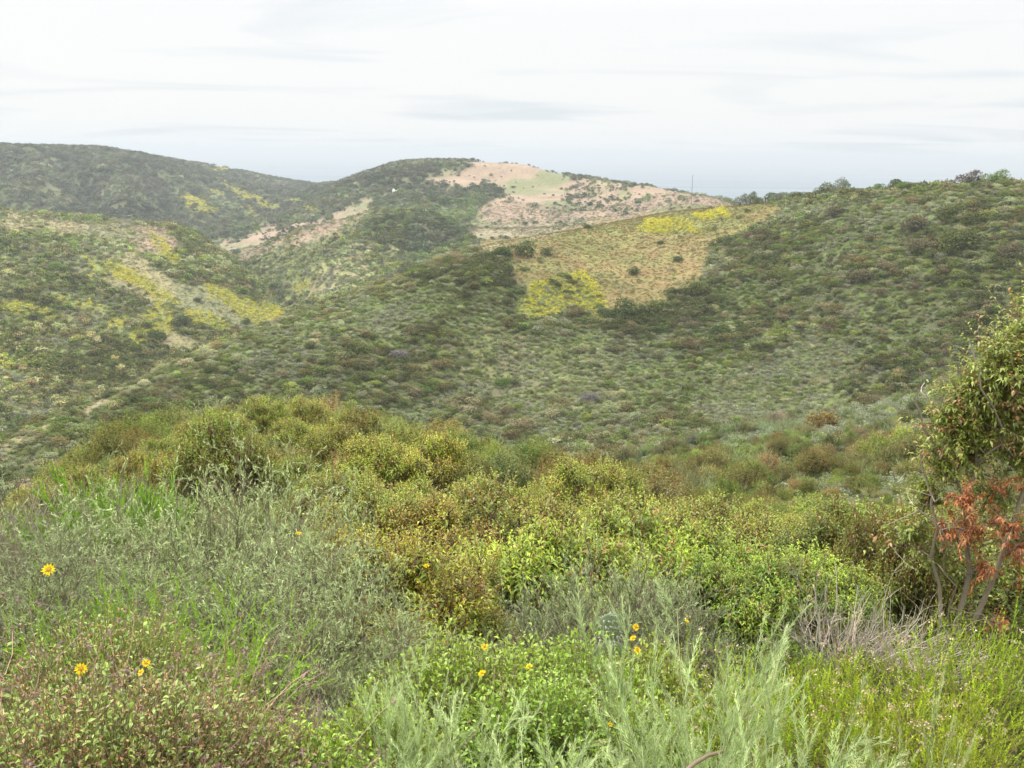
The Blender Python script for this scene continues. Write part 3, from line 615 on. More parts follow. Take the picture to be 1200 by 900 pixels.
wts = np.stack([.9 + 6 * np.clip(f1 - .48, 0, 1), .5 + 4 * np.clip(f1 - .5, 0, 1), 1.0 + 4 * np.clip(f2 - .5, 0, 1), .7 + 6 * np.clip(f2 - .52, 0, 1), .7 + 5 * np.clip(.5 - f1, 0, 1), .45 + 4 * np.clip(f4 - .55, 0, 1), .35 + 3 * np.clip(f4 - .5, 0, 1), .15 + 3 * np.clip(f2 - .58, 0, 1), .18 + 0 * f1], -1)
wts[:, 4] += zw['dark'] * 7; wts[:, 2] += zw['dark'] * 3; wts[:, 0] += zw['sage'] * 7; wts[:, 1] += zw['sage'] * 5; wts[:, 7] += zw['lime'] * 12; wts[:, 3] += zw['lime'] * 6 
warm = np.clip((120 - sr) / 40, 0, 1) * (sx < 25)
wts[:, 3] += warm * .8; wts[:, 5] += warm * 1.6; wts[:, 2] += warm * 2; wts[:, 7] *= 1 - warm
farleft = np.clip((sr - 950) / 150, 0, 1)[:, None]; wts = wts * (1 - farleft) + farleft * (wts * [2.4, 1.2, .7, .2, 1.6, 2, 2.2, .05, .3])
cw = np.cumsum(wts / wts.sum(1, keepdims=True), 1); kind = (rng.uniform(0, 1, (n, 1)) > cw).sum(1).clip(0, 8)
tint = pal[kind] * np.exp(rng.normal(0, .16, (n, 1))) * np.exp(rng.normal(0, .05, (n, 3)))
tone = 1 + (fbm(sx / 70, sy / 70, 3, 75) - .5) * 1.5 * np.clip((sr - 250) / 500, .22, 1); tint = tint * (tone * np.interp(sr, [350, 800], [1, .72]))[:, None]
tint = tint * (1 - .14 * zw['dark'] + .18 * zw['sage'])[:, None]; kn = np.clip((100 - sr) / 30, 0, 1)[:, None]; tint = tint * (1 - kn + kn * np.array([1.15, 1.05, .8]))
spc = np.interp(sr, [26, 60, 120, 200, 400, 900, 2100], [1.4, 1.4, 1.15, 1.15, 1.6, 3.4, 7.5])
patch = fbm(sx / 11, sy / 11, 3, 79)
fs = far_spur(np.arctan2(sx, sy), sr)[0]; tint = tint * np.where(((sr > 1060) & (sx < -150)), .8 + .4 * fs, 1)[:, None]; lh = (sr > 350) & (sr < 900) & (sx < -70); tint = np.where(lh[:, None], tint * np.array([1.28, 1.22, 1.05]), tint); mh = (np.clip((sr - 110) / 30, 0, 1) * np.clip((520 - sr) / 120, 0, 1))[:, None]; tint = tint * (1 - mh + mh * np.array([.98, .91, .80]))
scl = spc * np.exp(rng.normal(.25, .38, n)) * (.55 + .95 * np.clip(patch * 2 - .5, 0, 1)) * (1 + .35 * zw['dark'] - .35 * zw['sage']) * np.where(np.isin(kind, [4, 5, 6]), 1.25, 1.0) * (1 - .45 * np.clip(zw['gold'] + zw['pink'] + zw['tan'] + zw['mustard'], 0, 1))
scl = scl * np.interp(sr, [26, 60, 110], [.55, .7, 1]); scl = np.minimum(scl, np.interp(sr, [26, 200, 900, 2100], [3.2, 4.2, 8, 14]))
lod = (sr > 330).astype(int); near_ = sr < 120
protos = [scrub_mesh('scrub_near', 100 + i, 620, .085, MAT_SCRUB, [.75, .6, .85, .7, .65][i]) for i in range(5)] + [scrub_mesh('scrub_far', 110 + i, 150, .17, MAT_SCRUB, .62) for i in range(3)]
def unit_sumac(seed, c=.8):
    b, f = sumac(seed, R=.52, Hh=.72, twigs=420, per=8, leaf=.062, width=.36, nl=9, c_leaf=(c, c, c), c_new=(c*1.1, c*1.05, c), c_red=(c*1.25, c*.8, c*.7), red=.2, full=False, twig_len=.2, under=0)
    f.materials[0] = MAT_SCRUB; return f
def unit_sage(seed, c=.8):
    b, f = wand_shrub(seed, n_main=34, ln=(.42, .62), spread=1.3, base_r=.1, side=(7, .2), fil=(16, .045, .012), c_low=(c*.8, c*.8, c*.8), c_tip=(c*1.1, c*1.1, c*1.1), wood_r=.004)
    f.materials[0] = MAT_SCRUB; return f
protos += [unit_sumac(140), unit_sumac(141), unit_sumac(142), unit_sage(143), unit_sage(144)]
is_sage = np.isin(kind, [0, 1, 8])
idx_ = np.where(near_, np.where(is_sage, rng.integers(11, 13, n), rng.integers(8, 11, n)), np.where(lod == 0, rng.integers(0, 5, n), 5 + rng.integers(0, 3, n)))
scatter('scrub', np.stack([sx, sy, sz - .06 * scl], -1), scl, tint * 1.95, idx_, rng.uniform(0, 6.28, n), protos)

# low herbs and young sage between the bigger shrubs
hx, hy, hr = polar_points(60, 900, rad(-31), rad(31), lambda r_: np.interp(r_, [60, 120, 200, 400, 900], [.9, .85, .95, 1.7, 4.0]), rng); hz = H(hx, hy)
ia = np.clip(np.searchsorted(az_g, np.arctan2(hx, hy)) - 1, 0, nA - 1); ja = np.clip(np.searchsorted(r_g, hr) - 1, 0, nR - 1); k_ = (hz + 3) / hr > RM[ia, np.maximum(ja - 4, 0)]
hx, hy, hr, hz = hx[k_], hy[k_], hr[k_], hz[k_]; w_ = zone_weights(hx, hy, hz); k_ = rng.uniform(0, 1, len(hx)) > (w_['gold'] * .96 + w_['pink'] * .9 + w_['tan'] * .85 + w_['track'] * .95 + w_['mustard'] * .5); hx, hy, hr, hz = hx[k_], hy[k_], hr[k_], hz[k_]; n = len(hx); print('herbs', n)
g1 = fbm(hx / 16, hy / 16, 3, 171)[:, None]; g2 = rng.uniform(0, 1, (n, 1)); ht = np.where(g2 < np.clip(g1 * 3.2 - 1.05, .08, .92), np.array([(.225, .24, .155)]), np.where(g2 > .75, np.array([(.195, .245, .075)]), np.array([(.135, .17, .055)]))) * np.exp(rng.normal(0, .18, (n, 1)))
scatter('low_herbs', np.stack([hx, hy, hz - .04], -1), np.interp(hr, [60, 120, 200, 400, 900], [.9, .9, 1.0, 1.8, 4.2]) * rng.uniform(.65, 1.25, n), ht * 1.5, rng.integers(0, 2, n), rng.uniform(0, 6.28, n), [scrub_mesh('herb_clump', 160 + i, 110, .17, MAT_SCRUB, .5) for i in range(2)])

# wild mustard in flower
mx_, my_, mr_ = polar_points(240, 2000, rad(-31), rad(31), lambda r_: np.interp(r_, [240, 400, 900, 2000], [.45, .6, 1.7, 3.6]), rng)
mz_ = H(mx_, my_); w_ = zone_weights(mx_, my_, mz_)['mustard'] * np.clip(fbm(mx_ / (mr_ * .012), my_ / (mr_ * .012), 3, 88) * 5 - .9, 0, 1); k_ = rng.uniform(0, 1, len(mx_)) < w_ * .97
mx_, my_, mr_, mz_ = mx_[k_], my_[k_], mr_[k_], mz_[k_]; n = len(mx_); print('mustard', n)
mt = pick(rng, n, [(.60, .51, .05), (.53, .49, .07), (.34, .38, .07), (.20, .26, .06)], [6, 4, 3, 2]) * np.exp(rng.normal(0, .12, (n, 1)))
scatter('wild_mustard', np.stack([mx_, my_, mz_], -1), np.interp(mr_, [240, 400, 900, 2000], [.72, .95, 2.4, 4.6]) * rng.uniform(.6, 1.3, n), mt * 1.5, rng.integers(0, 2, n), rng.uniform(0, 6.28, n), [scrub_mesh('mustard_clump', 120 + i, 130, .11, MAT_SCRUB, .9) for i in range(2)])

# low grass on the open slopes
gx, gy, gr = polar_points(120, 900, rad(-31), rad(31), lambda r_: np.interp(r_, [120, 400, 900], [.7, 1.0, 2.6]), rng)
gz = H(gx, gy); w_ = zone_weights(gx, gy, gz); gw = w_['gold'] + w_['tan'] + w_['pink']; k_ = rng.uniform(0, 1, len(gx)) < gw
gx, gy, gr, gz = gx[k_], gy[k_], gr[k_], gz[k_]; isg = w_['gold'][k_] > .4; n = len(gx); print('grass', n)
def grass_mesh(seed, n=46):
    rng = np.random.default_rng(seed); A = Acc(); p = rng.normal(0, .28, (n, 3)) * [1, 1, 0]; slivers(A, p, unit(rng.normal(0, .45, (n, 3)) + [0, 0, 1]), rng.uniform(.25, .6, n), .03, jitter_col((.7, .7, .7), n, rng, .15, .04), rng); return A.mesh('grass_tuft', MAT_SCRUB)
gt = np.where(isg[:, None], np.array([(.225, .17, .062)]), np.array([(.26, .195, .13)])) * np.exp(rng.normal(0, .15, (n, 1))); gg = rng.uniform(0, 1, n) < .22; gt[gg] = (.20, .24, .08)
scatter('grass', np.stack([gx, gy, gz], -1), np.interp(gr, [120, 400, 900], [.8, 1.0, 2.2]) * rng.uniform(.6, 1.2, n), gt * 1.3, rng.integers(0, 2, n), rng.uniform(0, 6.28, n), [grass_mesh(130), grass_mesh(131)])
# ------------------------------------------------------------------ individual plants
GREY_SAGE = dict(c_low=(.20, .235, .105), c_tip=(.47, .54, .28), c_wood=(.15, .125, .09), c_dead=(.30, .22, .15))
KINDS = {}
def kind_(key, *parts): KINDS[key] = parts
def two(bf, a='branches', b='foliage'): return (a, bf[0]), (b, bf[1])
for i in range(2):
    kind_('sumac%d' % i, *two(sumac(200 + i, R=1.0, Hh=1.35, twigs=1050, per=13, nl=26, leaf=.112, width=.24, shoots=.12, arch=.5, c_leaf=(.15, .24, .012), c_new=(.38, .47, .035), c_wood=(.13, .08, .05), red=.06)))
kind_('rusty', *two(sumac(205, R=.95, Hh=1.2, twigs=1300, per=14, leaf=.06, nl=26, c_leaf=(.20, .25, .015), c_new=(.42, .42, .025), c_red=(.42, .25, .04), red=.06, under=.5, upright=.5)))
for i in range(3):
    kind_('mid%d' % i, *two(sumac(210 + i, R=1.6, Hh=2.2, twigs=1900, per=9, leaf=.115, width=.34, nl=44, full=False, twig_len=.42, red=.05, wood_r=.02, c_leaf=(.17, .24, .025), c_new=(.35, .385, .045))))
for i in range(3):
    kind_('sage%d' % i, *two(wand_shrub(220 + i, n_main=58, ln=(.65, 1.0), spread=1.75, bend=(.03, .0, .0), jit=.19, k=8, base_r=.14, side=(10, .34), side2=(4, .15), side_ang=(.4, 1.1), sbend=(.05, 0, .05), fil=(16, .03, .0046), dead=.10, main_t0=.42, lean=(.25, 0, .1), wood_r=.0048, **GREY_SAGE)))
kind_('sage_low', *two(wand_shrub(226, n_main=70, ln=(.5, .85), spread=1.9, bend=(.03, 0, .03), jit=.16, k=8, base_r=.16, side=(8, .26), side2=(4, .13), fil=(16, .028, .0046), dead=.08, lean=(.35, 0, 0), main_t0=.35, wood_r=.008, **GREY_SAGE)))
for i in range(2):
    kind_('plume%d' % i, *two(wand_shrub(230 + i, n_main=26, ln=(.40, .66), spread=.55, bend=(0, 0, .03), jit=.07, k=8, base_r=.17, side=(6, .17), side_ang=(.25, .7), fil=(70, .036, .0017), fil_ang=(.35, .9), wood_r=.003, c_low=(.34, .45, .17), c_tip=(.60, .70, .34), c_wood=(.36, .42, .2), main_t0=.2)))
for i in range(2):
    kind_('buck%d' % i, *two(wand_shrub(240 + i, n_main=80, ln=(.3, .56), spread=1.1, bend=(0, 0, .05), jit=.11, k=6, base_r=.16, side=(6, .15), side_ang=(.2, .5), fil=(30, .015, .0045), fil_ang=(.5, 1.1), wood_r=.0016, c_low=(.15, .25, .015), c_tip=(.43, .56, .045), c_wood=(.26, .19, .08), tip_heads=(.17 - .09 * i, .011, (.50, .42, .26)), dead=.02, main_t0=.35)))
kind_('coyote', *two(wand_shrub(245, n_main=60, ln=(.55, 1.0), spread=.8, bend=(0, 0, .06), jit=.12, k=7, base_r=.3, side=(14, .2), side_ang=(.2, .55), sbend=(0, 0, .16), fil=(34, .028, .009), wood_r=.005, c_low=(.15, .31, .02), c_tip=(.31, .54, .04), c_wood=(.3, .26, .18), main_t0=.25)))
kind_('needle', *two(wand_shrub(246, n_main=70, ln=(.4, .66), spread=1.0, bend=(0, 0, .05), jit=.14, k=7, base_r=.22, side=(9, .2), side_ang=(.3, .9), sbend=(0, 0, .1), fil=(34, .022, .0045), wood_r=.0025, c_low=(.19, .34, .02), c_tip=(.34, .52, .05), c_wood=(.26, .3, .12), main_t0=.25)))
for i in range(2):
    kind_('encelia%d' % i, *two(leafy_mound(250 + i, R=.55, Hh=.5, stems=1250, per=11, leaf=.028, c_leaf=(.18, .30, .025), c_tip=(.34, .46, .05))))
kind_('withered0', *two(leafy_mound(255, R=.62, Hh=.62, stems=1900, per=17, leaf=.022, width=.42, wither=.40, dry=.15, c_leaf=(.2, .3, .05), c_tip=(.3, .4, .07), c_brown=(.50, .29, .12))))
kind_('withered1', *two(leafy_mound(256, R=.58, Hh=.55, stems=1800, per=11, leaf=.023, wither=.66, dry=.2, c_leaf=(.2, .3, .05), c_tip=(.3, .4, .07), c_brown=(.50, .29, .12))))
kind_('twigs0', ('twigs', twig_mass(260, R=.6, Hh=.3, n=190, r_=.0045, flat=.86, ln=(.5, 1.2), lean=(-.9, -.1, -.05))))
kind_('twigs1', ('twigs', twig_mass(261, R=.4, Hh=.3, n=170, r_=.0025, col=(.36, .31, .25))))
kind_('deadsage', *two(wand_shrub(262, n_main=80, ln=(.7, 1.1), spread=.8, jit=.12, side=(8, .3), side2=(4, .14), fil=(6, .018, .003), dead=.6, c_low=(.24, .24, .16), c_tip=(.28, .28, .18), c_wood=(.30, .26, .2), c_dead=(.30, .25, .2))))
def far_bush(seed, n, sz, squash): return scrub_mesh('foliage', seed, n, sz, MAT_SOFT, squash)
for i in range(3): kind_('far%d' % i, ('foliage', far_bush(270 + i, 1500, .06, (.8, .65, 1.0)[i])))

PLANTS = []
def plant(name, kind, loc, label, cat, group=None, s=1.0, sz_=None, rz=None, hue=(1, 1, 1), sink=.03):
    loc = Vector(loc); rz = (hash((round(loc.x, 2), round(loc.y, 2))) % 628) / 100 if rz is None else rz
    parts = KINDS[kind]; scale = (s, s, sz_ or s)
    if len(parts) == 1 and parts[0][0] == 'foliage':
        o = link(name, parts[0][1]); o.color = (*hue, 1)
    elif len(parts) == 1:
        o = link(name, parts[0][1]); o.color = (1, 1, 1, 1)
    else:
        o = link(name, None)
        for pn, me in parts:
            c = link(pn, me, o); c.color = (*hue, 1) if pn == 'foliage' else (1, 1, 1, 1)
    o.location = loc - Vector((0, 0, sink)); o.rotation_euler = (0, 0, rz); o.scale = scale
    tag(o, label, cat, group); PLANTS.append(o); return o

LS, SG, BS, BW = 'laurel_sumac', 'sagebrush', 'bush_sunflower', 'buckwheat'
NEAR = [
 # name, kind, px, r, scale, zscale, hue, label, category, group
 (BS, 'withered0', 12, 2.75, 1.0, 1.0, (1, 1, 1), 'withered brown and green bush sunflower at the lower left edge', 'shrub', 'withered bush sunflowers'),
 (BS, 'withered1', 150, 2.75, .95, .9, (1, 1, 1), 'browned bush sunflower in the bottom left corner with dry seed heads', 'shrub', 'withered bush sunflowers'),
 (BS, 'withered0', 62, 3.5, .95, 1.05, (1, 1.05, 1), 'half dry bush sunflower holding one large yellow bloom above pale sage', 'shrub', 'withered bush sunflowers'),
 (BS, 'withered1', 245, 3.1, .62, .7, (1, 1.1, 1), 'small withered bush sunflower between the brown mound and green leaves', 'shrub', 'withered bush sunflowers'),
 ('needle_bush', 'needle', 160, 3.8, 1.0, 1.08, (1, 1, 1), 'bright green feathery shrub behind the withered brown mound', 'shrub', None),
 ('needle_bush', 'needle', 75, 4.5, .85, 1.05, (1, 1, .95), 'light green feathery shrub beside grey sage at the left', 'shrub', None),
 (SG, 'sage0', 228, 6.0, 1.05, 1.3, (1.22, 1.22, 1.15), 'large grey green sagebrush with dark woody fork, tallest at left', 'shrub', 'grey green sagebrush'),
 (SG, 'sage1', 325, 4.9, .85, .95, (1.12, 1.16, 1.08), 'silvery sagebrush leaning right with brown dead tufts inside', 'shrub', 'grey green sagebrush'),
 (SG, 'sage2', 392, 4.15, .72, .72, (1.05, 1.08, .98), 'grey sagebrush mound with bare brown underside beside green leaves', 'shrub', 'grey green sagebrush'),
 (SG, 'sage1', 275, 4.35, .5, .5, (.85, .68, .6), 'brownish grey sagebrush tuft under the silvery leaning one', 'shrub', 'grey green sagebrush'),
 (SG, 'sage2', 125, 6.0, .72, .66, (.82, 1.0, .75), 'pale sagebrush left of the dark woody fork', 'shrub', 'grey green sagebrush'),
 (SG, 'sage0', 40, 5.6, .8, .72, (1.05, 1.08, 1.0), 'pale sagebrush at the left edge above the yellow bloom', 'shrub', 'grey green sagebrush'),
 (SG, 'sage1', -60, 5.0, .9, .9, (1, 1, 1), 'sagebrush cut off by the left edge of the view', 'shrub', 'grey green sagebrush'),
 (SG, 'sage2', 340, 8.2, .75, .72, (1.2, 1.15, 1.1), 'whitish sagebrush behind the tall one, in front of the green sumacs', 'shrub', 'grey green sagebrush'),
 (SG, 'sage0', 275, 8.6, .7, .62, (1, 1, 1), 'small whitish sagebrush below the dark tall sumac', 'shrub', 'grey green sagebrush'),
 (SG, 'sage1', 160, 7.6, .6, .42, (.8, .9, .7), 'greenish sagebrush in front of the bright green plumed bush', 'shrub', 'grey green sagebrush'),
 ('coyote_brush', 'coyote', 80, 8.4, .85, 1.2, (1, 1, 1), 'bright lime green coyote brush standing out among grey shrubs', 'shrub', 'coyote brush'),
 ('coyote_brush', 'coyote', 122, 8.7, .75, 1.12, (.95, 1, 1), 'smaller lime green coyote brush right beside the first one', 'shrub', 'coyote brush'),
 ('dead_brush', 'deadsage', 15, 8.6, 1.0, .95, (1, 1, 1), 'grey leafless brush at the left edge beside the lime green bush', 'shrub', None),
 ('dead_brush', 'deadsage', 118, 9.0, .6, 1.05, (1, 1, 1), 'thin grey upright twigs rising through the lime green bush', 'shrub', None),
 (LS, 'rusty', 465, 6.3, 1.0, 1.0, (1, 1, 1), 'rusty yellow green sumac with brown underside and one yellow bloom', 'shrub', 'laurel sumac shrubs'),
 (LS, 'rusty', 395, 7.4, .8, .9, (1.05, 1, 1), 'golden green sumac just behind the rusty one', 'shrub', 'laurel sumac shrubs'),
 (LS, 'rusty', 548, 5.9, .55, .62, (.85, 1.0, .9), 'low green sumac at the foot of the rusty one', 'shrub', 'laurel sumac shrubs'),
 (LS, 'sumac0', 640, 7.3, .95, .95, (1, 1, 1), 'green sumac with arching leaves behind the grey sage, centre of view', 'shrub', 'laurel sumac shrubs'),
 (LS, 'sumac1', 735, 8.0, 1.0, 1.0, (1.02, 1, 1), 'broad yellow green sumac with tall red twigs above the grey sage', 'shrub', 'laurel sumac shrubs'),
 (LS, 'sumac0', 835, 8.6, .95, .95, (.95, 1, 1), 'yellow green sumac right of the broad one', 'shrub', 'laurel sumac shrubs'),
 (LS, 'sumac1', 905, 8.0, .72, .72, (.9, 1, 1), 'low bright sumac above the yellow green buckwheat', 'shrub', 'laurel sumac shrubs'),
 (LS, 'sumac0', 985, 8.6, .8, .72, (.92, 1, 1), 'green sumac behind the heap of bare twigs', 'shrub', 'laurel sumac shrubs'),
 (LS, 'sumac1', 1075, 9.8, .75, .7, (.9, 1.08, 1), 'bright green sumac seen under the crown of the tree', 'shrub', 'laurel sumac shrubs'),
 (LS, 'mid0', 575, 12.0, .78, .85, (1, .95, .95), 'olive brown sumac showing grey twigs in the middle of the shrubs', 'shrub', 'laurel sumac shrubs'),
 (LS, 'mid1', 440, 11.0, .62, .78, (1.02, 1.1, 1), 'bright yellow green sumac behind the rusty one', 'shrub', 'laurel sumac shrubs'),
 (LS, 'mid2', 505, 10.5, .6, .68, (1.15, .95, .9), 'reddish tipped sumac between green ones', 'shrub', 'laurel sumac shrubs'),
 (LS, 'mid0', 390, 13.0, .6, .75, (1, 1, 1), 'sumac behind the whitish sage', 'shrub', 'laurel sumac shrubs'),
 (LS, 'mid1', 655, 12.5, .6, .72, (1, .95, .9), 'olive sumac behind the central green one', 'shrub', 'laurel sumac shrubs'),
 (LS, 'mid2', 760, 12.0, .7, .74, (1, 1.02, 1), 'yellow green sumac behind the broad red twigged one', 'shrub', 'laurel sumac shrubs'),
 (LS, 'mid0', 860, 13.0, .7, .72, (1.05, 1.02, 1), 'yellow green sumac in the right centre of the shrub belt', 'shrub', 'laurel sumac shrubs'),
 (LS, 'mid1', 945, 13.0, .65, .62, (.98, 1, 1), 'sumac behind the low bright one at right', 'shrub', 'laurel sumac shrubs'),
 (LS, 'mid2', 1030, 13.0, .7, .74, (.8, .95, .9), 'dark green sumac farther behind the dull twiggy one', 'shrub', 'laurel sumac shrubs'),
 (LS, 'mid2', 1085, 10.2, .42, .72, (.8, .72, .8), 'fine dull twiggy sumac left of the orange leaves', 'shrub', 'laurel sumac shrubs'),
 (LS, 'mid1', 1135, 9.9, .40, .8, (.85, .78, .8), 'dull olive sumac directly behind the orange leaves', 'shrub', 'laurel sumac shrubs'),
 (LS, 'mid0', 1140, 13.0, .8, .8, (.9, .95, .9), 'sumac behind the trunk of the tree', 'shrub', 'laurel sumac shrubs'),
 (LS, 'mid1', 1230, 12.0, .8, .8, (.9, .95, .9), 'sumac at the right edge behind the tree', 'shrub', 'laurel sumac shrubs'),
 (SG, 'sage_low', 735, 5.9, 1.0, .95, (1, 1.02, 1), 'wind swept grey sagebrush with bare twigs below the central sumac', 'shrub', 'grey green sagebrush'),
 (SG, 'sage_low', 668, 5.6, .7, .75, (1, 1, 1), 'low grey sagebrush left part above bright green leaves', 'shrub', 'grey green sagebrush'),
 (SG, 'sage_low', 815, 6.1, .7, .8, (1, 1.02, .98), 'low grey sagebrush below the yellow green sumac at right', 'shrub', 'grey green sagebrush'),
 (BS, 'encelia0', 515, 4.0, 0.95, 1.15, (1, 1, 1), 'bright green bush sunflower patch with two yellow blooms', 'shrub', 'bright green bush sunflowers'),
 (BS, 'encelia1', 610, 4.1, 1.00, 1.15, (1, 1, 1), 'bright green bush sunflower left of the bare grey twig', 'shrub', 'bright green bush sunflowers'),
 (BS, 'encelia0', 700, 4.2, 0.89, 1.15, (.95, 1.02, 1), 'bright green bush sunflower below the low grey sagebrush', 'shrub', 'bright green bush sunflowers'),
 (BS, 'encelia1', 660, 3.55, 0.84, 0.94, (.9, 1, 1), 'darker green bush sunflower above the pale plumes', 'shrub', 'bright green bush sunflowers'),
 (BS, 'encelia0', 455, 4.6, 0.63, 0.88, (1, 1, .9), 'small bush sunflower under the rusty sumac', 'shrub', 'bright green bush sunflowers'),
 (BS, 'encelia1', 300, 2.85, 0.76, 0.81, (1, 1.05, .9), 'fresh green bush sunflower at the bottom between brown mound and plumes', 'shrub', 'bright green bush sunflowers'),
 (BS, 'encelia0', 415, 3.2, 0.63, 0.81, (1, 1.02, .9), 'small green bush sunflower behind the bottom left plumes', 'shrub', 'bright green bush sunflowers'),
 (BS, 'encelia1', 785, 4.4, 0.73, 1.08, (1.1, 1, 1), 'bush sunflower with a group of three blooms beside the sagebrush', 'shrub', 'bright green bush sunflowers'),
 (BS, 'encelia1', 790, 3.5, 0.63, 0.81, (1, 1, 1), 'dark green bush sunflower behind the tall central plumes', 'shrub', 'bright green bush sunflowers'),
 (BW, 'buck0', 850, 4.3, .95, 1.0, (1, 1, 1), 'yellow green buckwheat with cream flower heads beside the blooms', 'shrub', 'yellow green buckwheat'),
 (BW, 'buck1', 955, 4.6, 1.0, 1.0, (.98, 1, 1), 'yellow green buckwheat below the heap of bare twigs', 'shrub', 'yellow green buckwheat'),
 (BW, 'buck1', 1050, 4.6, 1.0, 1.0, (1.02, 1, 1), 'yellow green buckwheat second from the right edge', 'shrub', 'yellow green buckwheat'),
 (BW, 'buck0', 1150, 4.6, 1.0, 1.05, (1, .95, .9), 'buckwheat under the tree with rusty stems', 'shrub', 'yellow green buckwheat'),
 (BW, 'buck1', 1000, 3.7, .9, .85, (.9, 1, .9), 'buckwheat behind the pale sage fringe, right of the tall plumes', 'shrub', 'yellow green buckwheat'),
 (BW, 'buck0', 1110, 3.6, .9, .9, (1.05, .95, 1), 'golden buckwheat in front of its neighbours at right', 'shrub', 'yellow green buckwheat'),
 (BW, 'buck1', 1210, 3.7, .9, .95, (1, .95, 1), 'golden buckwheat cut by the right edge of the view', 'shrub', 'yellow green buckwheat'),
 (BW, 'buck0', 900, 3.6, .75, .8, (1, 1, 1), 'buckwheat right behind the tallest pale plumes', 'shrub', 'yellow green buckwheat'),
 (BW, 'buck1', 1220, 5.4, 1.1, 1.2, (.95, 1, 1), 'buckwheat at the foot of the tree by the right edge', 'shrub', 'yellow green buckwheat'),
 ('plume_sage', 'plume0', 480, 3.0, 0.70, 0.93, (1, 1, 1), 'tall thin pale plume left of the bare twig patch', 'shrub', 'pale feathery sage plumes'),
 ('plume_sage', 'plume1', 400, 2.65, 0.78, 0.60, (.95, 1, .9), 'pale feathery sage at the bottom under the green bush sunflower', 'shrub', 'pale feathery sage plumes'),
 ('plume_sage', 'plume0', 610, 2.75, 0.98, 0.68, (1.02, 1, 1), 'dense pale feathery sage right of the bare twig patch', 'shrub', 'pale feathery sage plumes'),
 ('plume_sage', 'plume1', 700, 2.6, 0.84, 0.60, (1, 1, .95), 'pale feathery sage at the bottom centre', 'shrub', 'pale feathery sage plumes'),
 ('plume_sage', 'plume1', 850, 2.95, 1.04, 1.26, (1, 1, 1), 'tallest pale sage plumes, in front of the buckwheat', 'shrub', 'pale feathery sage plumes'),
 ('plume_sage', 'plume0', 790, 2.7, 0.88, 0.63, (1, 1, 1), 'pale feathery sage left of the tallest plumes', 'shrub', 'pale feathery sage plumes'),
 ('plume_sage', 'plume0', 935, 2.7, 1.12, 0.99, (1, 1, 1), 'pale feathery sage right of the tallest plumes', 'shrub', 'pale feathery sage plumes'),
 ('plume_sage', 'plume1', 1020, 2.65, 0.84, 0.61, (1.05, 1, 1), 'low pale sage fringe along the bottom at right', 'shrub', 'pale feathery sage plumes'),
 ('plume_sage', 'plume0', 1095, 2.55, 0.68, 0.49, (1.02, 1, 1), 'small low pale sage beside the cactus', 'shrub', 'pale feathery sage plumes'),
 ('plume_sage', 'plume1', 1162, 2.7, 0.45, 0.95, (1, .95, .95), 'narrow upright plume left of the cactus', 'shrub', 'pale feathery sage plumes'),
 ('dead_brush', 'twigs0', 1060, 7.1, 1.2, 1.25, (1, 1, 1), 'heap of bare grey twigs left of the tree foot', 'shrub', None),
 ('dead_brush', 'twigs0', 1120, 7.3, .8, 1.1, (1, 1, 1), 'smaller heap of bare twigs nearest the tree trunk', 'shrub', None),
 ('dead_brush', 'twigs1', 543, 2.95, .7, .6, (1, 1, 1), 'patch of fine grey twigs between the pale plumes at the bottom', 'shrub', None),
 ('dead_brush', 'twigs0', 700, 5.15, .75, .8, (1, 1, 1), 'pale forked dead twigs in front of the wind swept sagebrush', 'shrub', None),
 ('dead_brush', 'twigs1', 480, 5.3, 1.0, 1.0, (1, 1, 1), 'brown dead twigs under the rusty sumac', 'shrub', None),
 ('dead_brush', 'twigs1', 350, 3.55, .95, .8, (1, 1, 1), 'brown bare twigs under the grey sagebrush mound', 'shrub', None),
]
for nm, kd, px, r_, s_, zs, hue, lab, cat, grp in NEAR:
    plant(nm, kd, ground(px, r_), lab, cat, grp, s=s_, sz_=zs, hue=hue)

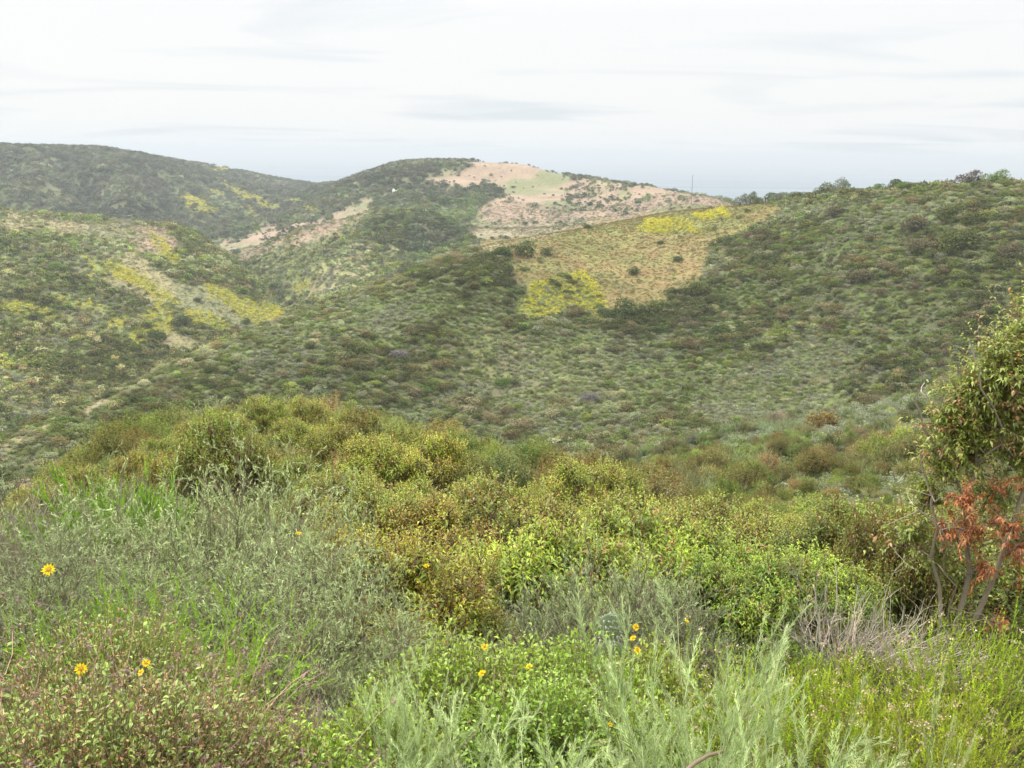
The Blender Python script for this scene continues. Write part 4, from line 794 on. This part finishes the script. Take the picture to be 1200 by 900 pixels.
# shrubs of the slope below, 16 to 70 m away: read off the photograph as (column, distance, width scale, height scale, hue, label)
SLOPE = [
 (232, 22, .82, 1.28, (.78, .86, .75), 'tall dark green sumac, the largest at left'),
 (180, 24, .6, .8, (1.05, .85, .85), 'reddish sumac left of the tall dark one'),
 (275, 26, .7, .9, (.95, .9, .85), 'olive sumac right of the tall dark one'),
 (330, 22, .6, .72, (.95, 1, .9), 'small green sumac in front of the olive one'),
 (435, 24, .95, 1.0, (1.12, 1.05, .9), 'wide golden green sumac left of centre'),
 (510, 26, .95, 1.05, (1.12, 1.05, .9), 'wide golden green sumac adjoining another to its left'),
 (470, 33, .9, 1.0, (1, .92, .85), 'olive sumac behind the two wide golden ones'),
 (700, 23, .95, 1.0, (1.02, 1.0, .85), 'round dark olive sumac alone below the valley, right of centre'),
 (735, 25, .75, .85, (.95, 1, .85), 'olive sumac adjoining the round one at its right'),
 (380, 30, .85, 1.0, (1.05, .92, .85), 'bronze sumac on the knoll'),
 (330, 38, 1.0, 1.1, (.95, .95, .85), 'olive sumac on the knoll crest'),
 (290, 46, 1.2, 1.2, (.9, .95, .8), 'sumac on the top of the knoll'),
 (345, 52, 1.3, 1.2, (1.05, .92, .8), 'bronze sumac farthest on the knoll'),
 (250, 42, 1.0, 1.1, (1.05, .95, .8), 'golden brown sumac on the knoll behind the tall dark one'),
 (205, 38, .9, 1.0, (1, .88, .8), 'brown sumac on the left side of the knoll'),
 (160, 36, .8, .9, (.9, .92, .8), 'sumac on the left shoulder of the knoll'),
 (410, 44, 1.2, 1.1, (.95, .95, .85), 'sumac on the right shoulder of the knoll'),
 (130, 28, .6, .75, (1.05, .88, .85), 'rust brown sumac above the lime green bush'),
 (60, 30, .7, .8, (1, .85, .85), 'rust brown sumac at the left on the falling slope'),
 (15, 26, .7, .75, (.95, .9, .85), 'olive sumac at the left edge on the slope'),
 (560, 20, .6, .7, (1, .98, .9), 'olive sumac in the belt, left of the round one'),
 (615, 19, .62, .72, (1.05, 1.0, .85), 'gold green sumac in the belt beside the round one'),
 (800, 19, .6, .65, (1, .98, .9), 'olive sumac at the edge of the gully'),
 (855, 21, .6, .6, (1.05, 1.05, .9), 'yellow green sumac at the gully edge, right centre'),
 (920, 19, .7, .7, (1.02, 1, .9), 'yellow green sumac at the start of the right slope'),
 (985, 22, .7, .65, (1.05, .9, .85), 'bronze sumac on the right slope'),
 (1060, 20, .7, .7, (.9, .95, .85), 'olive sumac left of the tree crown'),
 (1160, 20, .8, .8, (.9, .95, .85), 'olive sumac behind the tree crown'),
 (480, 17, .62, .68, (1.02, 1.05, .9), 'fresh green sumac below the golden ones'),
 (400, 17.5, .6, .7, (.98, .95, .9), 'olive sumac left of the fresh green one'),
 (345, 16, .45, .6, (1, 1, .9), 'small sumac above the whitish sage'),
 (700, 16.5, .5, .55, (1.05, 1, .9), 'small golden sumac below the round dark olive one'),
]
for i, (px, r_, s_, zs, hue, lab) in enumerate(SLOPE):
    plant(LS, 'mid%d' % (i % 3), ground(px, r_), lab, 'shrub', 'laurel sumacs on the slope below', s=s_ * (.88 if r_ > 35 else 1), sz_=zs * (.82 if r_ > 35 else 1), hue=(hue[0] * 1.1, hue[1] * 1.16, hue[2]))

# lone shrubs that stand out on the hills: (column, row of the foot, width in pixels, kind, hue, label)
DG, OL, BR, GG, LG = (.075, .10, .035), (.11, .125, .04), (.145, .13, .07), (.17, .19, .13), (.13, .19, .05)
HILL = [
 (612, 299, 34, 0, DG, 'dark shrub at the right end of the dark row by the dry grass'),
 (590, 302, 32, 1, DG, 'dark shrub in the dark row below the pale track'),
 (574, 304, 24, 1, DG, 'dark shrub at the left end of the dark row'),
 (641, 299, 18, 2, DG, 'small round dark shrub on the edge of the golden grass'),
 (559, 296, 14, 0, OL, 'small dark shrub left of the dark row near the track'),
 (480, 320, 34, 1, OL, 'olive shrub on the crest of the near ridge'),
 (527, 310, 22, 0, OL, 'olive shrub on the near ridge crest beside the pale track'),
 (742, 321, 17, 0, DG, 'lone dark shrub in the golden grass above the mustard'),
 (773, 286, 10, 1, DG, 'tiny dark shrub high in the golden grass'),
 (795, 306, 14, 1, DG, 'small dark shrub at the right edge of the golden grass'),
 (785, 345, 16, 0, DG, 'dark shrub below the golden grass at its lower right corner'),
 (735, 372, 44, 0, DG, 'wide dark shrub right of the mustard patch'),
 (765, 368, 40, 1, OL, 'wide dark shrub next to the one beside the mustard'),
 (712, 372, 22, 1, DG, 'dark shrub touching the mustard patch'),
 (688, 268, 12, 1, DG, 'small shrub on the track above the golden grass'),
 (845, 395, 34, 1, DG, 'dark green shrub in the middle of the right hillside'),
 (820, 345, 36, 1, OL, 'olive shrub on the right hillside below the pole'),
 (908, 330, 30, 1, OL, 'olive green round shrub on the upper right hillside'),
 (980, 252, 26, 1, BR, 'brown shrub high on the right hillside'),
 (1012, 328, 30, 1, BR, 'brown shrub at mid height of the right hillside'),
 (1075, 268, 36, 1, BR, 'dark brown shrub near the right ridge'),
 (1110, 255, 34, 1, OL, 'dark olive shrub near the right ridge'),
 (1145, 262, 30, 1, OL, 'dark olive shrub above the tree near the ridge'),
 (1080, 295, 34, 1, BR, 'brown shrub between hillside rows at the right'),
 (1120, 290, 50, 1, OL, 'long dark shrub at the right below the ridge'),
 (1180, 300, 34, 1, BR, 'brown shrub by the right edge'),
 (960, 500, 42, 1, (.20, .14, .05), 'rust coloured round shrub on the near right spur'),
 (1020, 478, 34, 1, BR, 'purple brown shrub on the near right spur'),
 (915, 520, 32, 1, (.19, .14, .05), 'rust shrub low on the near right spur'),
 (1085, 456, 26, 1, DG, 'dark green shrub at the crest of the near spur'),
 (828, 528, 26, 1, LG, 'fresh green shrub at the left tip of the near spur'),
 (470, 420, 26, 1, (.20, .18, .16), 'pale purple grey shrub on the near hillside face'),
 (690, 470, 26, 1, (.20, .18, .16), 'purple grey shrub low on the hillside face'),
 (590, 452, 24, 1, LG, 'green shrub low on the hillside face'),
 (67, 300, 12, 2, DG, 'dark round shrub on the left hill'),
 (232, 353, 10, 1, DG, 'tiny dark shrub on the pink grass nose'),
 (288, 379, 12, 0, DG, 'small dark shrub near the tip of the left spur'),
 (220, 294, 12, 1, DG, 'dark shrub at the edge of the left pink slope'),
 (185, 398, 26, 1, DG, 'dark shrub among the left mustard'),
 (65, 318, 24, 1, LG, 'bright green shrub below the dark round one at left'),
 (172, 384, 16, 1, OL, 'olive shrub in the left mustard strip'),
 (215, 380, 22, 0, DG, 'dark shrub right of the left mustard strip'),
 (278, 297, 12, 1, DG, 'shrub at the foot of the distant pink spur'),
 (473, 235, 14, 0, DG, 'dark shrub at the left end of the far dark grove'),
 (490, 236, 16, 0, DG, 'dark shrub second in the far dark grove'),
 (508, 236, 18, 2, DG, 'dark shrub in the middle of the far dark grove'),
 (520, 238, 14, 0, DG, 'dark shrub at the right end of the far dark grove'),
 (546, 231, 14, 0, DG, 'dark shrub left in the pair on the far hill'),
 (560, 228, 12, 0, DG, 'dark shrub right in the pair on the far hill'),
 (460, 240, 10, 0, DG, 'dark shrub below the white spot'),
 (616, 263, 8, 1, DG, 'tiny shrub at the foot of the far pink slope'),
 (627, 262, 8, 1, DG, 'second tiny shrub at the foot of the far pink slope'),
]
def far_r(px, py): 
    p = at(px, py, 60); return p
for i, (px, py, w, kk, hue, lab) in enumerate(HILL):
    p = at(px, py, 60)
    if p is None: continue
    s_ = w / F_PX * p.length / .95
    plant('hillside_shrub', 'far%d' % kk, p, lab, 'shrub', 'lone shrubs on the hills', s=s_, hue=tuple(c * 1.45 for c in hue), sink=.1 * s_)

# shrubs standing against the sea along the right ridge: (column, height px, width px, hue, label)
def crest(px, r0_, r1_):
    rs = np.linspace(r0_, r1_, 300); d = pix_dir(px, 210); d = d / math.hypot(d[0], d[1]); g = H(d[0]*rs, d[1]*rs); k = int(np.argmax(g / rs)); return Vector((d[0]*rs[k], d[1]*rs[k], g[k]))
RIDGE = [
 (871, 12, 12, 0, GG, 'left one of a thin grey pair on the ridge skyline'), (882, 13, 12, 0, OL, 'right one of a thin pair on the ridge skyline'),
 (907, 12, 20, 1, DG, 'green shrub on the skyline, left third of the ridge'), (920, 11, 22, 1, GG, 'grey shrub on the skyline beside a green one'), (935, 10, 20, 1, OL, 'olive shrub on the skyline left of the tall one'),
 (965, 12, 16, 1, GG, 'grey skyline shrub just left of the tallest'), (972, 14, 24, 0, OL, 'broad skyline shrub under the tallest one'), (988, 21, 16, 2, GG, 'tallest shrub on the right skyline, thin and open'),
 (1030, 11, 12, 1, LG, 'small green skyline shrub, right centre'), (1050, 15, 18, 1, DG, 'dark green skyline shrub, tallest of its row'), (1062, 11, 18, 1, LG, 'green skyline shrub in the right row'), (1074, 9, 16, 1, OL, 'low skyline shrub ending the row'),
 (1136, 16, 22, 0, (.11, .09, .06), 'round dark brown shrub alone on the skyline'), (1168, 15, 20, 0, LG, 'round green shrub on the skyline by the right edge'),
 (950, 8, 14, 1, OL, 'low olive skyline shrub'), (1008, 7, 16, 1, OL, 'low skyline shrub right of the tallest'), (1100, 6, 14, 1, OL, 'low skyline shrub before the gap'),
 (892, 8, 12, 1, OL, 'low skyline shrub between grass and ridge')]
for px, h_, w, kk, hue, lab in RIDGE:
    p = crest(px, 240, 460); D_ = p.length; sx_ = 1.25 * w / F_PX * D_ / .9; sz__ = 1.5 * h_ / F_PX * D_ / (.62 if kk != 2 else .8)
    plant('ridge_shrub', 'far%d' % kk, p, lab, 'shrub', 'shrubs along the ridge skyline', s=sx_, sz_=sz__, hue=tuple(c * 1.45 for c in hue), sink=.12 * sz__)

# wooden utility pole on the saddle
p = at(810, 240, 200); hp = 33 / F_PX * p.length
A = Acc(); Pp = np.array([[[0, 0, t * (hp + .6) - .6] for t in np.linspace(0, 1, 5)]]); tubes(A, Pp, np.tile([0, 0, 1.], (1, 5, 1)), np.array([.2]), np.array([.13]), np.array([.13, .10, .08]), 10)
po = link('utility_pole', None, loc=p); tag(po, 'thin dark wooden utility pole standing on the grassy saddle against the sea', 'pole')
c_ = link('post', A.mesh('post', MAT_WOOD), po)
A = Acc(); Pp = np.array([[[x_, .12, hp - .5] for x_ in np.linspace(-.55, .55, 4)]]); tubes(A, Pp, np.tile([1., 0, 0], (1, 4, 1)), np.array([.07]), np.array([.07]), np.array([.15, .12, .10]), 4); link('crossarm', A.mesh('crossarm', MAT_WOOD), po)
# unclear pale spot on the far hill, built as white rocks
p = at(466, 226, 700); rng = np.random.default_rng(5); import bmesh
bm = bmesh.new()
for k in range(7):
    mt_ = Matrix.Translation((rng.uniform(-4, 4), rng.uniform(-2, 2), rng.uniform(0, 1.6))) @ Matrix.Rotation(rng.uniform(0, 3), 4, 'Z') @ Matrix.Diagonal((rng.uniform(1.2, 2.6), rng.uniform(1, 2), rng.uniform(1.2, 2.4), 1))
    bmesh.ops.create_icosphere(bm, subdivisions=2, radius=1, matrix=mt_)
for v in bm.verts: v.co += Vector(rng.normal(0, .18, 3))
me = bpy.data.meshes.new('pale_spot_rocks'); bm.to_mesh(me); bm.free(); m, t = new_mat('pale_rock'); d = N(t, 'ShaderNodeBsdfDiffuse'); no = N(t, 'ShaderNodeTexNoise'); no.inputs['Scale'].default_value = 1.5
cr = N(t, 'ShaderNodeValToRGB'); cr.color_ramp.elements[0].color = (.5, .47, .42, 1); cr.color_ramp.elements[1].color = (.85, .83, .8, 1); L(t, no.outputs[0], cr.inputs[0]); L(t, cr.outputs[0], d.inputs[0]); L(t, d.outputs[0], N(t, 'ShaderNodeOutputMaterial').inputs[0]); me.materials.append(m)
tag(link('pale_spot_rocks', me, loc=p), 'small white spot, built as rocks, at the left of the far dark grove', 'rocks')
# ------------------------------------------------------------------ the small tree at the right edge
def small_tree(base):
    rng = np.random.default_rng(901); W_, Lf, Dd = Acc(), Acc(), Acc(); limbs = []
    wood = (.20, .17, .125)
    # trunks, limbs: each (start, way points, radii)
    def limb(pts, r0_, r1_, k=9, j=.03):
        pts = np.array(pts, float); t_ = np.linspace(0, len(pts) - 1, k); i = np.minimum(t_.astype(int), len(pts) - 2); f = (t_ - i)[:, None]
        P = pts[i] * (1 - f) + pts[i + 1] * f; P[1:-1] += rng.normal(0, j, (k - 2, 3)); D = unit(np.gradient(P, axis=0)); tubes(W_, P[None], D[None], np.array([r0_ * .72]), np.array([r1_ * .8]), np.array(wood) * rng.uniform(.8, 1.25) * (1.2), 7); return P, D
    L1 = limb([(0, 0, -.1), (.02, 0, .7), (-.04, .05, 1.3), (.05, .05, 2.0), (.15, .1, 2.7)], .036, .014)
    L2 = limb([(-.12, .05, -.1), (-.16, .05, .6), (-.28, .0, 1.15), (-.4, .05, 1.5), (-.45, .1, 1.8)], .026, .009)
    L3 = limb([(.1, .1, -.1), (.3, .1, .7), (.5, .1, 1.5), (.6, .1, 2.3), (.7, .1, 3.0)], .034, .012)
    L4 = limb([L1[0][4], (-.3, .1, 1.75), (-.5, .1, 2.15), (-.55, .05, 2.5)], .018, .007)
    L5 = limb([L1[0][3], (-.2, -.1, 1.15), (-.4, -.1, 1.25), (-.6, -.1, 1.4)], .012, .005)
    L6 = limb([L2[0][3], (-.4, .2, .8), (-.6, .2, .95)], .010, .004)
    L7 = limb([L1[0][5], (.1, -.2, 2.0), (-.15, -.2, 2.5), (-.2, -.15, 2.85)], .016, .006)
    L8 = limb([L3[0][4], (.7, .3, 2.1), (1.0, .3, 2.5)], .018, .007)
    L9 = limb([(-.05, .0, -.05), (-.12, -.1, .6), (-.28, -.2, 1.0), (-.45, -.25, 1.35)], .012, .004)
    cl = [  # leafy masses: centre, radius, twigs, dead
        ((.25, .1, 2.75), .42, 260, 0), ((-.08, 0, 2.5), .34, 230, 0), ((-.3, .05, 2.25), .3, 210, 0), ((-.38, .05, 1.98), .27, 170, 0), ((.55, .1, 2.6), .45, 240, 0), ((.9, .1, 2.4), .45, 160, 0), ((.3, -.05, 2.2), .4, 200, 0), ((0, .1, 2.1), .35, 180, 0),
        ((-.2, .15, 1.8), .3, 130, 0), ((.2, .15, 1.75), .35, 130, 0), ((-.45, .1, 1.65), .22, 80, 0), ((.75, .2, 1.5), .4, 120, 0), ((.6, .15, 1.95), .4, 150, 0), ((-.55, .1, 1.35), .25, 70, 0), ((-.6, .2, 1.0), .28, 70, 0), ((-.35, .25, .8), .28, 60, 0), ((.1, .3, 1.3), .35, 90, 0), ((.4, .3, .9), .35, 90, 0), ((.1, .35, .6), .3, 60, 0),
        ((-.42, -.2, 1.42), .16, 34, 1), ((-.3, -.15, 1.1), .22, 44, 1), ((-.05, -.2, 1.18), .2, 30, 1), ((-.5, -.15, 1.12), .14, 18, 1), ((-.15, -.15, .8), .16, 18, 1), ((.12, -.2, 1.0), .22, 30, 1), ((.0, -.2, .3), .14, 12, 1), ((-.1, -.2, 1.5), .15, 12, 1)]
    allP = np.concatenate([q[0] for q in (L1, L2, L3, L4, L5, L6, L7, L8, L9)])
    for (c, R_, n, dead) in cl:
        c = np.array(c, float)
        if dead: c[0] += .05; c[2] += .05
        c[0] += .2; near = allP[np.argsort(np.linalg.norm(allP - c, axis=1))[:3]]
        for st in near:
            limb([st, (st + c) / 2 + rng.normal(0, .05, 3), c + rng.normal(0, R_ * .3, 3)], .008, .003, 6, .015)
        v = unit(rng.normal(0, 1, (n, 3)) + [0, 0, .25]); n = int(n * (1.15 if not dead else 1.0)); v = unit(rng.normal(0, 1, (n, 3)) + [0, 0, .3]); tip = c + v * R_ * np.abs(rng.normal(.68, .44 if not dead else .5, (n, 1))); v = unit(v + rng.normal(0, .3, v.shape)); st = c + v * R_ * .2 + rng.normal(0, .05, (n, 3)); ln = np.linalg.norm(tip - st, axis=1)
        P, D = curves(st, tip - st, ln, 5, (0, 0, .05), .12, rng); tubes(W_, P, D, .0028, .0015, jitter_col((.25, .15, .10) if not dead else (.28, .2, .16), n, rng, .25, .06))
        if not dead:
            per = 15; q, dq, tq = along(P, D, per, .25, 1, rng, True); m_ = len(q)
            cc = lerp(np.array((.17, .24, .03)), np.array((.31, .36, .06)), tq[:, None]) * np.exp(rng.normal(0, .2, (m_, 1))); rt = np.repeat(rng.uniform(0, 1, n) < .16, per) & (tq > .5); cc[rt] = jitter_col((.42, .27, .10), rt.sum(), rng)
            dirs = side_dirs(dq, rng.uniform(.6, 1.3, m_), rng); l_ = .05 * rng.uniform(.65, 1.2, m_); leaves(Lf, q, dirs, l_, l_ * .36, cc, rng, .22, .25, False)
        else:
            per = 20; q, dq, tq = along(P, D, per, .3, 1, rng, True); m_ = len(q); dirs = unit(side_dirs(dq, rng.uniform(.5, 1.3, m_), rng) + [0, 0, -.8]); l_ = .044 * rng.uniform(.6, 1.2, m_)
            leaves(Dd, q, dirs, l_, l_ * .3, pick(rng, m_, [(.62, .23, .06), (.50, .17, .05), (.66, .34, .11), (.34, .15, .07)], [4, 3, 2, 2]) * np.exp(rng.normal(0, .15, (m_, 1))), rng, .4, .15, True)
    # bare grey sprays inside the crown
    n = 36; st = allP[rng.integers(0, len(allP), n)]; P, D = curves(st, rng.normal(0, 1, (n, 3)) + [-.3, 0, .2], rng.uniform(.15, .38, n), 7, (0, 0, 0), .2, rng); tubes(W_, P, D, .004, .0015, jitter_col((.36, .32, .25), n, rng, .2, .04), 4)
    o = link('sumac_tree', None, loc=base); tag(o, 'small crooked sumac tree at the right edge with a spray of dead orange leaves', 'tree')
    link('trunk', W_.mesh('trunk', MAT_WOOD), o); link('crown', Lf.mesh('crown', MAT_LEAF), o); tag(link('dead_foliage', Dd.mesh('dead_foliage', MAT_LEAF), o), 'hanging dead orange brown leaves'); return o
small_tree(ground(1190, 8.8))

# ------------------------------------------------------------------ blooms of the bush sunflowers: (column, row, distance, radius)
suns = [o for o in PLANTS if o.name.startswith(BS) or 'rusty yellow' in o['label']]
fm = [flower_mesh(300 + i, 1.0) for i in range(3)]
rng = np.random.default_rng(44)
for i, (px, py, r_, fr) in enumerate([(57, 668, 2.95, .020), (95, 784, 2.65, .018), (171, 777, 2.75, .013), (350, 625, 5.6, .022), (500, 663, 5.45, .018), (568, 758, 3.75, .016), (565, 789, 3.55, .018), (620, 781, 3.65, .016), (745, 735, 4.2, .017), (742, 748, 4.15, .017), (747, 762, 4.1, .019), (715, 849, 3.05, .010), (805, 728, 4.2, .012), (165, 788, 2.75, .012)]):
    p = Vector(ray_at_r(px, py, r_)); own = min(suns, key=lambda o: (o.location.xy - p.xy).length); g = float(H(p.x, p.y)[0]); h_ = min(.35, p.z - g)
    A = Acc(); P, D = curves(np.array([[rng.normal(0, .02), rng.normal(0, .02), -h_]]) , np.array([[0, 0, 1.]]), [h_], 6, (0, 0, .1), .05, rng); P[0] += (np.array([0, 0, -.002]) - P[0, -1]) * np.linspace(0, 1, 6)[:, None]
    tubes(A, P, D, .0018, .0012, np.array([.25, .3, .08])); 
    inv = Matrix.LocRotScale(own.location, own.rotation_euler, own.scale).inverted()
    f = link('flower', fm[i % 3], own); tilt = Matrix.Rotation(rng.uniform(.05, .8), 4, Vector((1, rng.normal(0, .9), 0)))
    f.matrix_local = inv @ (Matrix.Translation(p) @ tilt @ Matrix.Scale(fr, 4)); st_ = link('stalk', A.mesh('stalk', MAT_WOOD), f); st_.matrix_local = f.matrix_local.inverted() @ inv @ Matrix.Translation(p)

# ------------------------------------------------------------------ prickly pear pads
m, t = new_mat('cactus_skin'); d = N(t, 'ShaderNodeBsdfPrincipled'); d.inputs['Roughness'].default_value = .6; tcn = N(t, 'ShaderNodeTexCoord'); no = N(t, 'ShaderNodeTexNoise'); no.inputs['Scale'].default_value = 14; L(t, tcn.outputs['Object'], no.inputs['Vector'])
cr = N(t, 'ShaderNodeValToRGB'); cr.color_ramp.elements[0].color = (.12, .17, .085, 1); cr.color_ramp.elements[1].color = (.20, .26, .13, 1); L(t, no.outputs[0], cr.inputs[0]); L(t, cr.outputs[0], d.inputs['Base Color']); L(t, d.outputs[0], N(t, 'ShaderNodeOutputMaterial').inputs[0]); MAT_CACTUS = m
def pad_mesh(name, w, h_, th, seed):
    bm = bmesh.new(); bmesh.ops.create_uvsphere(bm, u_segments=28, v_segments=18, radius=1)
    for v in bm.verts:
        k = .78 + .22 * v.co.z; v.co = Vector((v.co.x * w * k, v.co.y * th * (1 - .2 * abs(v.co.z)), (v.co.z + 1) * h_))
    me = bpy.data.meshes.new(name); bm.to_mesh(me); bm.free(); me.polygons.foreach_set('use_smooth', [True] * len(me.polygons)); me.materials.append(MAT_CACTUS)
    rng = np.random.default_rng(seed); A = Acc(); gx_, gz_ = np.meshgrid(np.linspace(-.8, .8, 6), np.linspace(.12, 1.9, 7)); q = np.stack([gx_.ravel() + (np.arange(gx_.size) // 6 % 2) * .13, 0 * gx_.ravel(), gz_.ravel()], -1); q = q[(q[:, 0] ** 2 + (q[:, 2] - 1) ** 2) < .85]
    pts = []
    for s_ in (-1, 1):
        y_ = th * np.sqrt(np.clip(1 - q[:, 0] ** 2 - (q[:, 2] - 1) ** 2, 0.02, 1)); pts.append(np.stack([q[:, 0] * w * .85, s_ * y_ * .9, q[:, 2] * h_], -1))
    pts = np.repeat(np.concatenate(pts), 6, 0); dr = unit(rng.normal(0, .5, pts.shape) + np.sign(pts[:, 1:2]) * np.array([[0, 1, .1]])); slivers(A, pts, dr, rng.uniform(.012, .028, len(pts)), .0014, np.array([.62, .58, .48]), rng)
    return me, A.mesh('spines', MAT_WOOD)
def cactus(loc, pads, label, s=1.0):
    o = link('prickly_pear', None, loc=loc); o.scale = (s, s, s); tag(o, label, 'cactus', 'prickly pear cactuses')
    for i, (x_, z_, w, h_, rz, tl) in enumerate(pads):
        me, sp = pad_mesh('pad', w, h_, .012, 500 + i); c = link('pad', me, o); c.location = (x_, 0.01 * i, z_); c.rotation_euler = (0.1, tl, rz); link('spines', sp, c)
def ray_base(px, py, r_, down):
    p = Vector(ray_at_r(px, py, r_)); return Vector((p.x, p.y, p.z - down))
g = ground(1186, 2.5)
cactus(g, [(0, -.03, .085, .10, .2, .05), (.03, .15, .075, .085, .3, .2), (-.09, .08, .06, .07, -.3, -.5)], 'green prickly pear pads at the bottom right corner', 1.5)
g = ground(724, 4.6); cactus(g, [(0, -.02, .08, .12, .3, 0), (.02, .2, .075, .10, .1, .1), (-.08, .18, .06, .07, .4, -.5), (.03, .36, .06, .065, .2, .1)], 'grey green prickly pear half hidden below the wind swept sagebrush', 1.45)

# fallen branch at the bottom
rng = np.random.default_rng(66); A = Acc(); a_, b_ = np.array(ray_at_r(796, 897, 2.45)), np.array(ray_at_r(845, 868, 2.7)); tt = np.linspace(-1.5, 1.0, 9)[:, None]; P = a_ * (1 - tt) + b_ * tt + rng.normal(0, .004, (9, 3)) + np.array([0, 0, -.03])
D = unit(np.gradient(P, axis=0)); tubes(A, P[None], D[None], np.array([.010]), np.array([.005]), np.array([.21, .16, .11]), 7); tag(link('fallen_branch', A.mesh('fallen_branch', MAT_WOOD)), 'thick brown dead branch poking out among the pale plumes at the bottom', 'branch')

# ------------------------------------------------------------------ undergrowth that fills the ground between the plants
rng = np.random.default_rng(77)
ux, uy, ur = polar_points(1.5, 34, rad(-40), rad(40), lambda r_: np.interp(r_, [1.5, 6, 14, 34], [.15, .20, .42, 1.0]), rng); uz = H(ux, uy); n = len(ux); print('undergrowth', n)
def inst(me): me = me.copy(); me.materials[0] = MAT_SCRUB; return me
up = [inst(wand_shrub(400, n_main=16, ln=(.12, .24), spread=.7, side=(4, .09), fil=(16, .016, .004), wood_r=.0015, c_low=(.5, .5, .5), c_tip=(.8, .8, .8))[1]),
      inst(leafy_mound(401, R=.2, Hh=.16, stems=40, per=7, leaf=.026, dry=0, c_leaf=(.6, .6, .6), c_tip=(.8, .8, .8))[1]),
      inst(twig_mass(402, R=.22, Hh=.15, n=26, r_=.0016, col=(.8, .8, .8))), inst(sumac(403, R=.22, Hh=.3, twigs=50, per=9, leaf=.05, nl=5, full=False, twig_len=.14, under=0, c_leaf=(.6, .6, .6), c_new=(.8, .8, .8), c_red=(.9, .7, .6))[1])]
ui = rng.choice(4, n, p=[.32, .26, .24, .18]); ut = np.array([(.24, .30, .13), (.20, .29, .06), (.34, .27, .21), (.22, .24, .05)])[ui] * np.exp(rng.normal(0, .2, (n, 1)))
f = fbm(ux / 1.5, uy / 1.5, 3, 91)[:, None]; ut = ut * (.8 + .5 * f)
scatter('undergrowth', np.stack([ux, uy, uz - .01], -1), np.interp(ur, [1.5, 6, 14, 34], [.75, .95, 1.6, 2.8]) * rng.uniform(.7, 1.3, n), ut * .8, ui, rng.uniform(0, 6.28, n), up)  # tint dimmed to paint shade into the gaps between plants
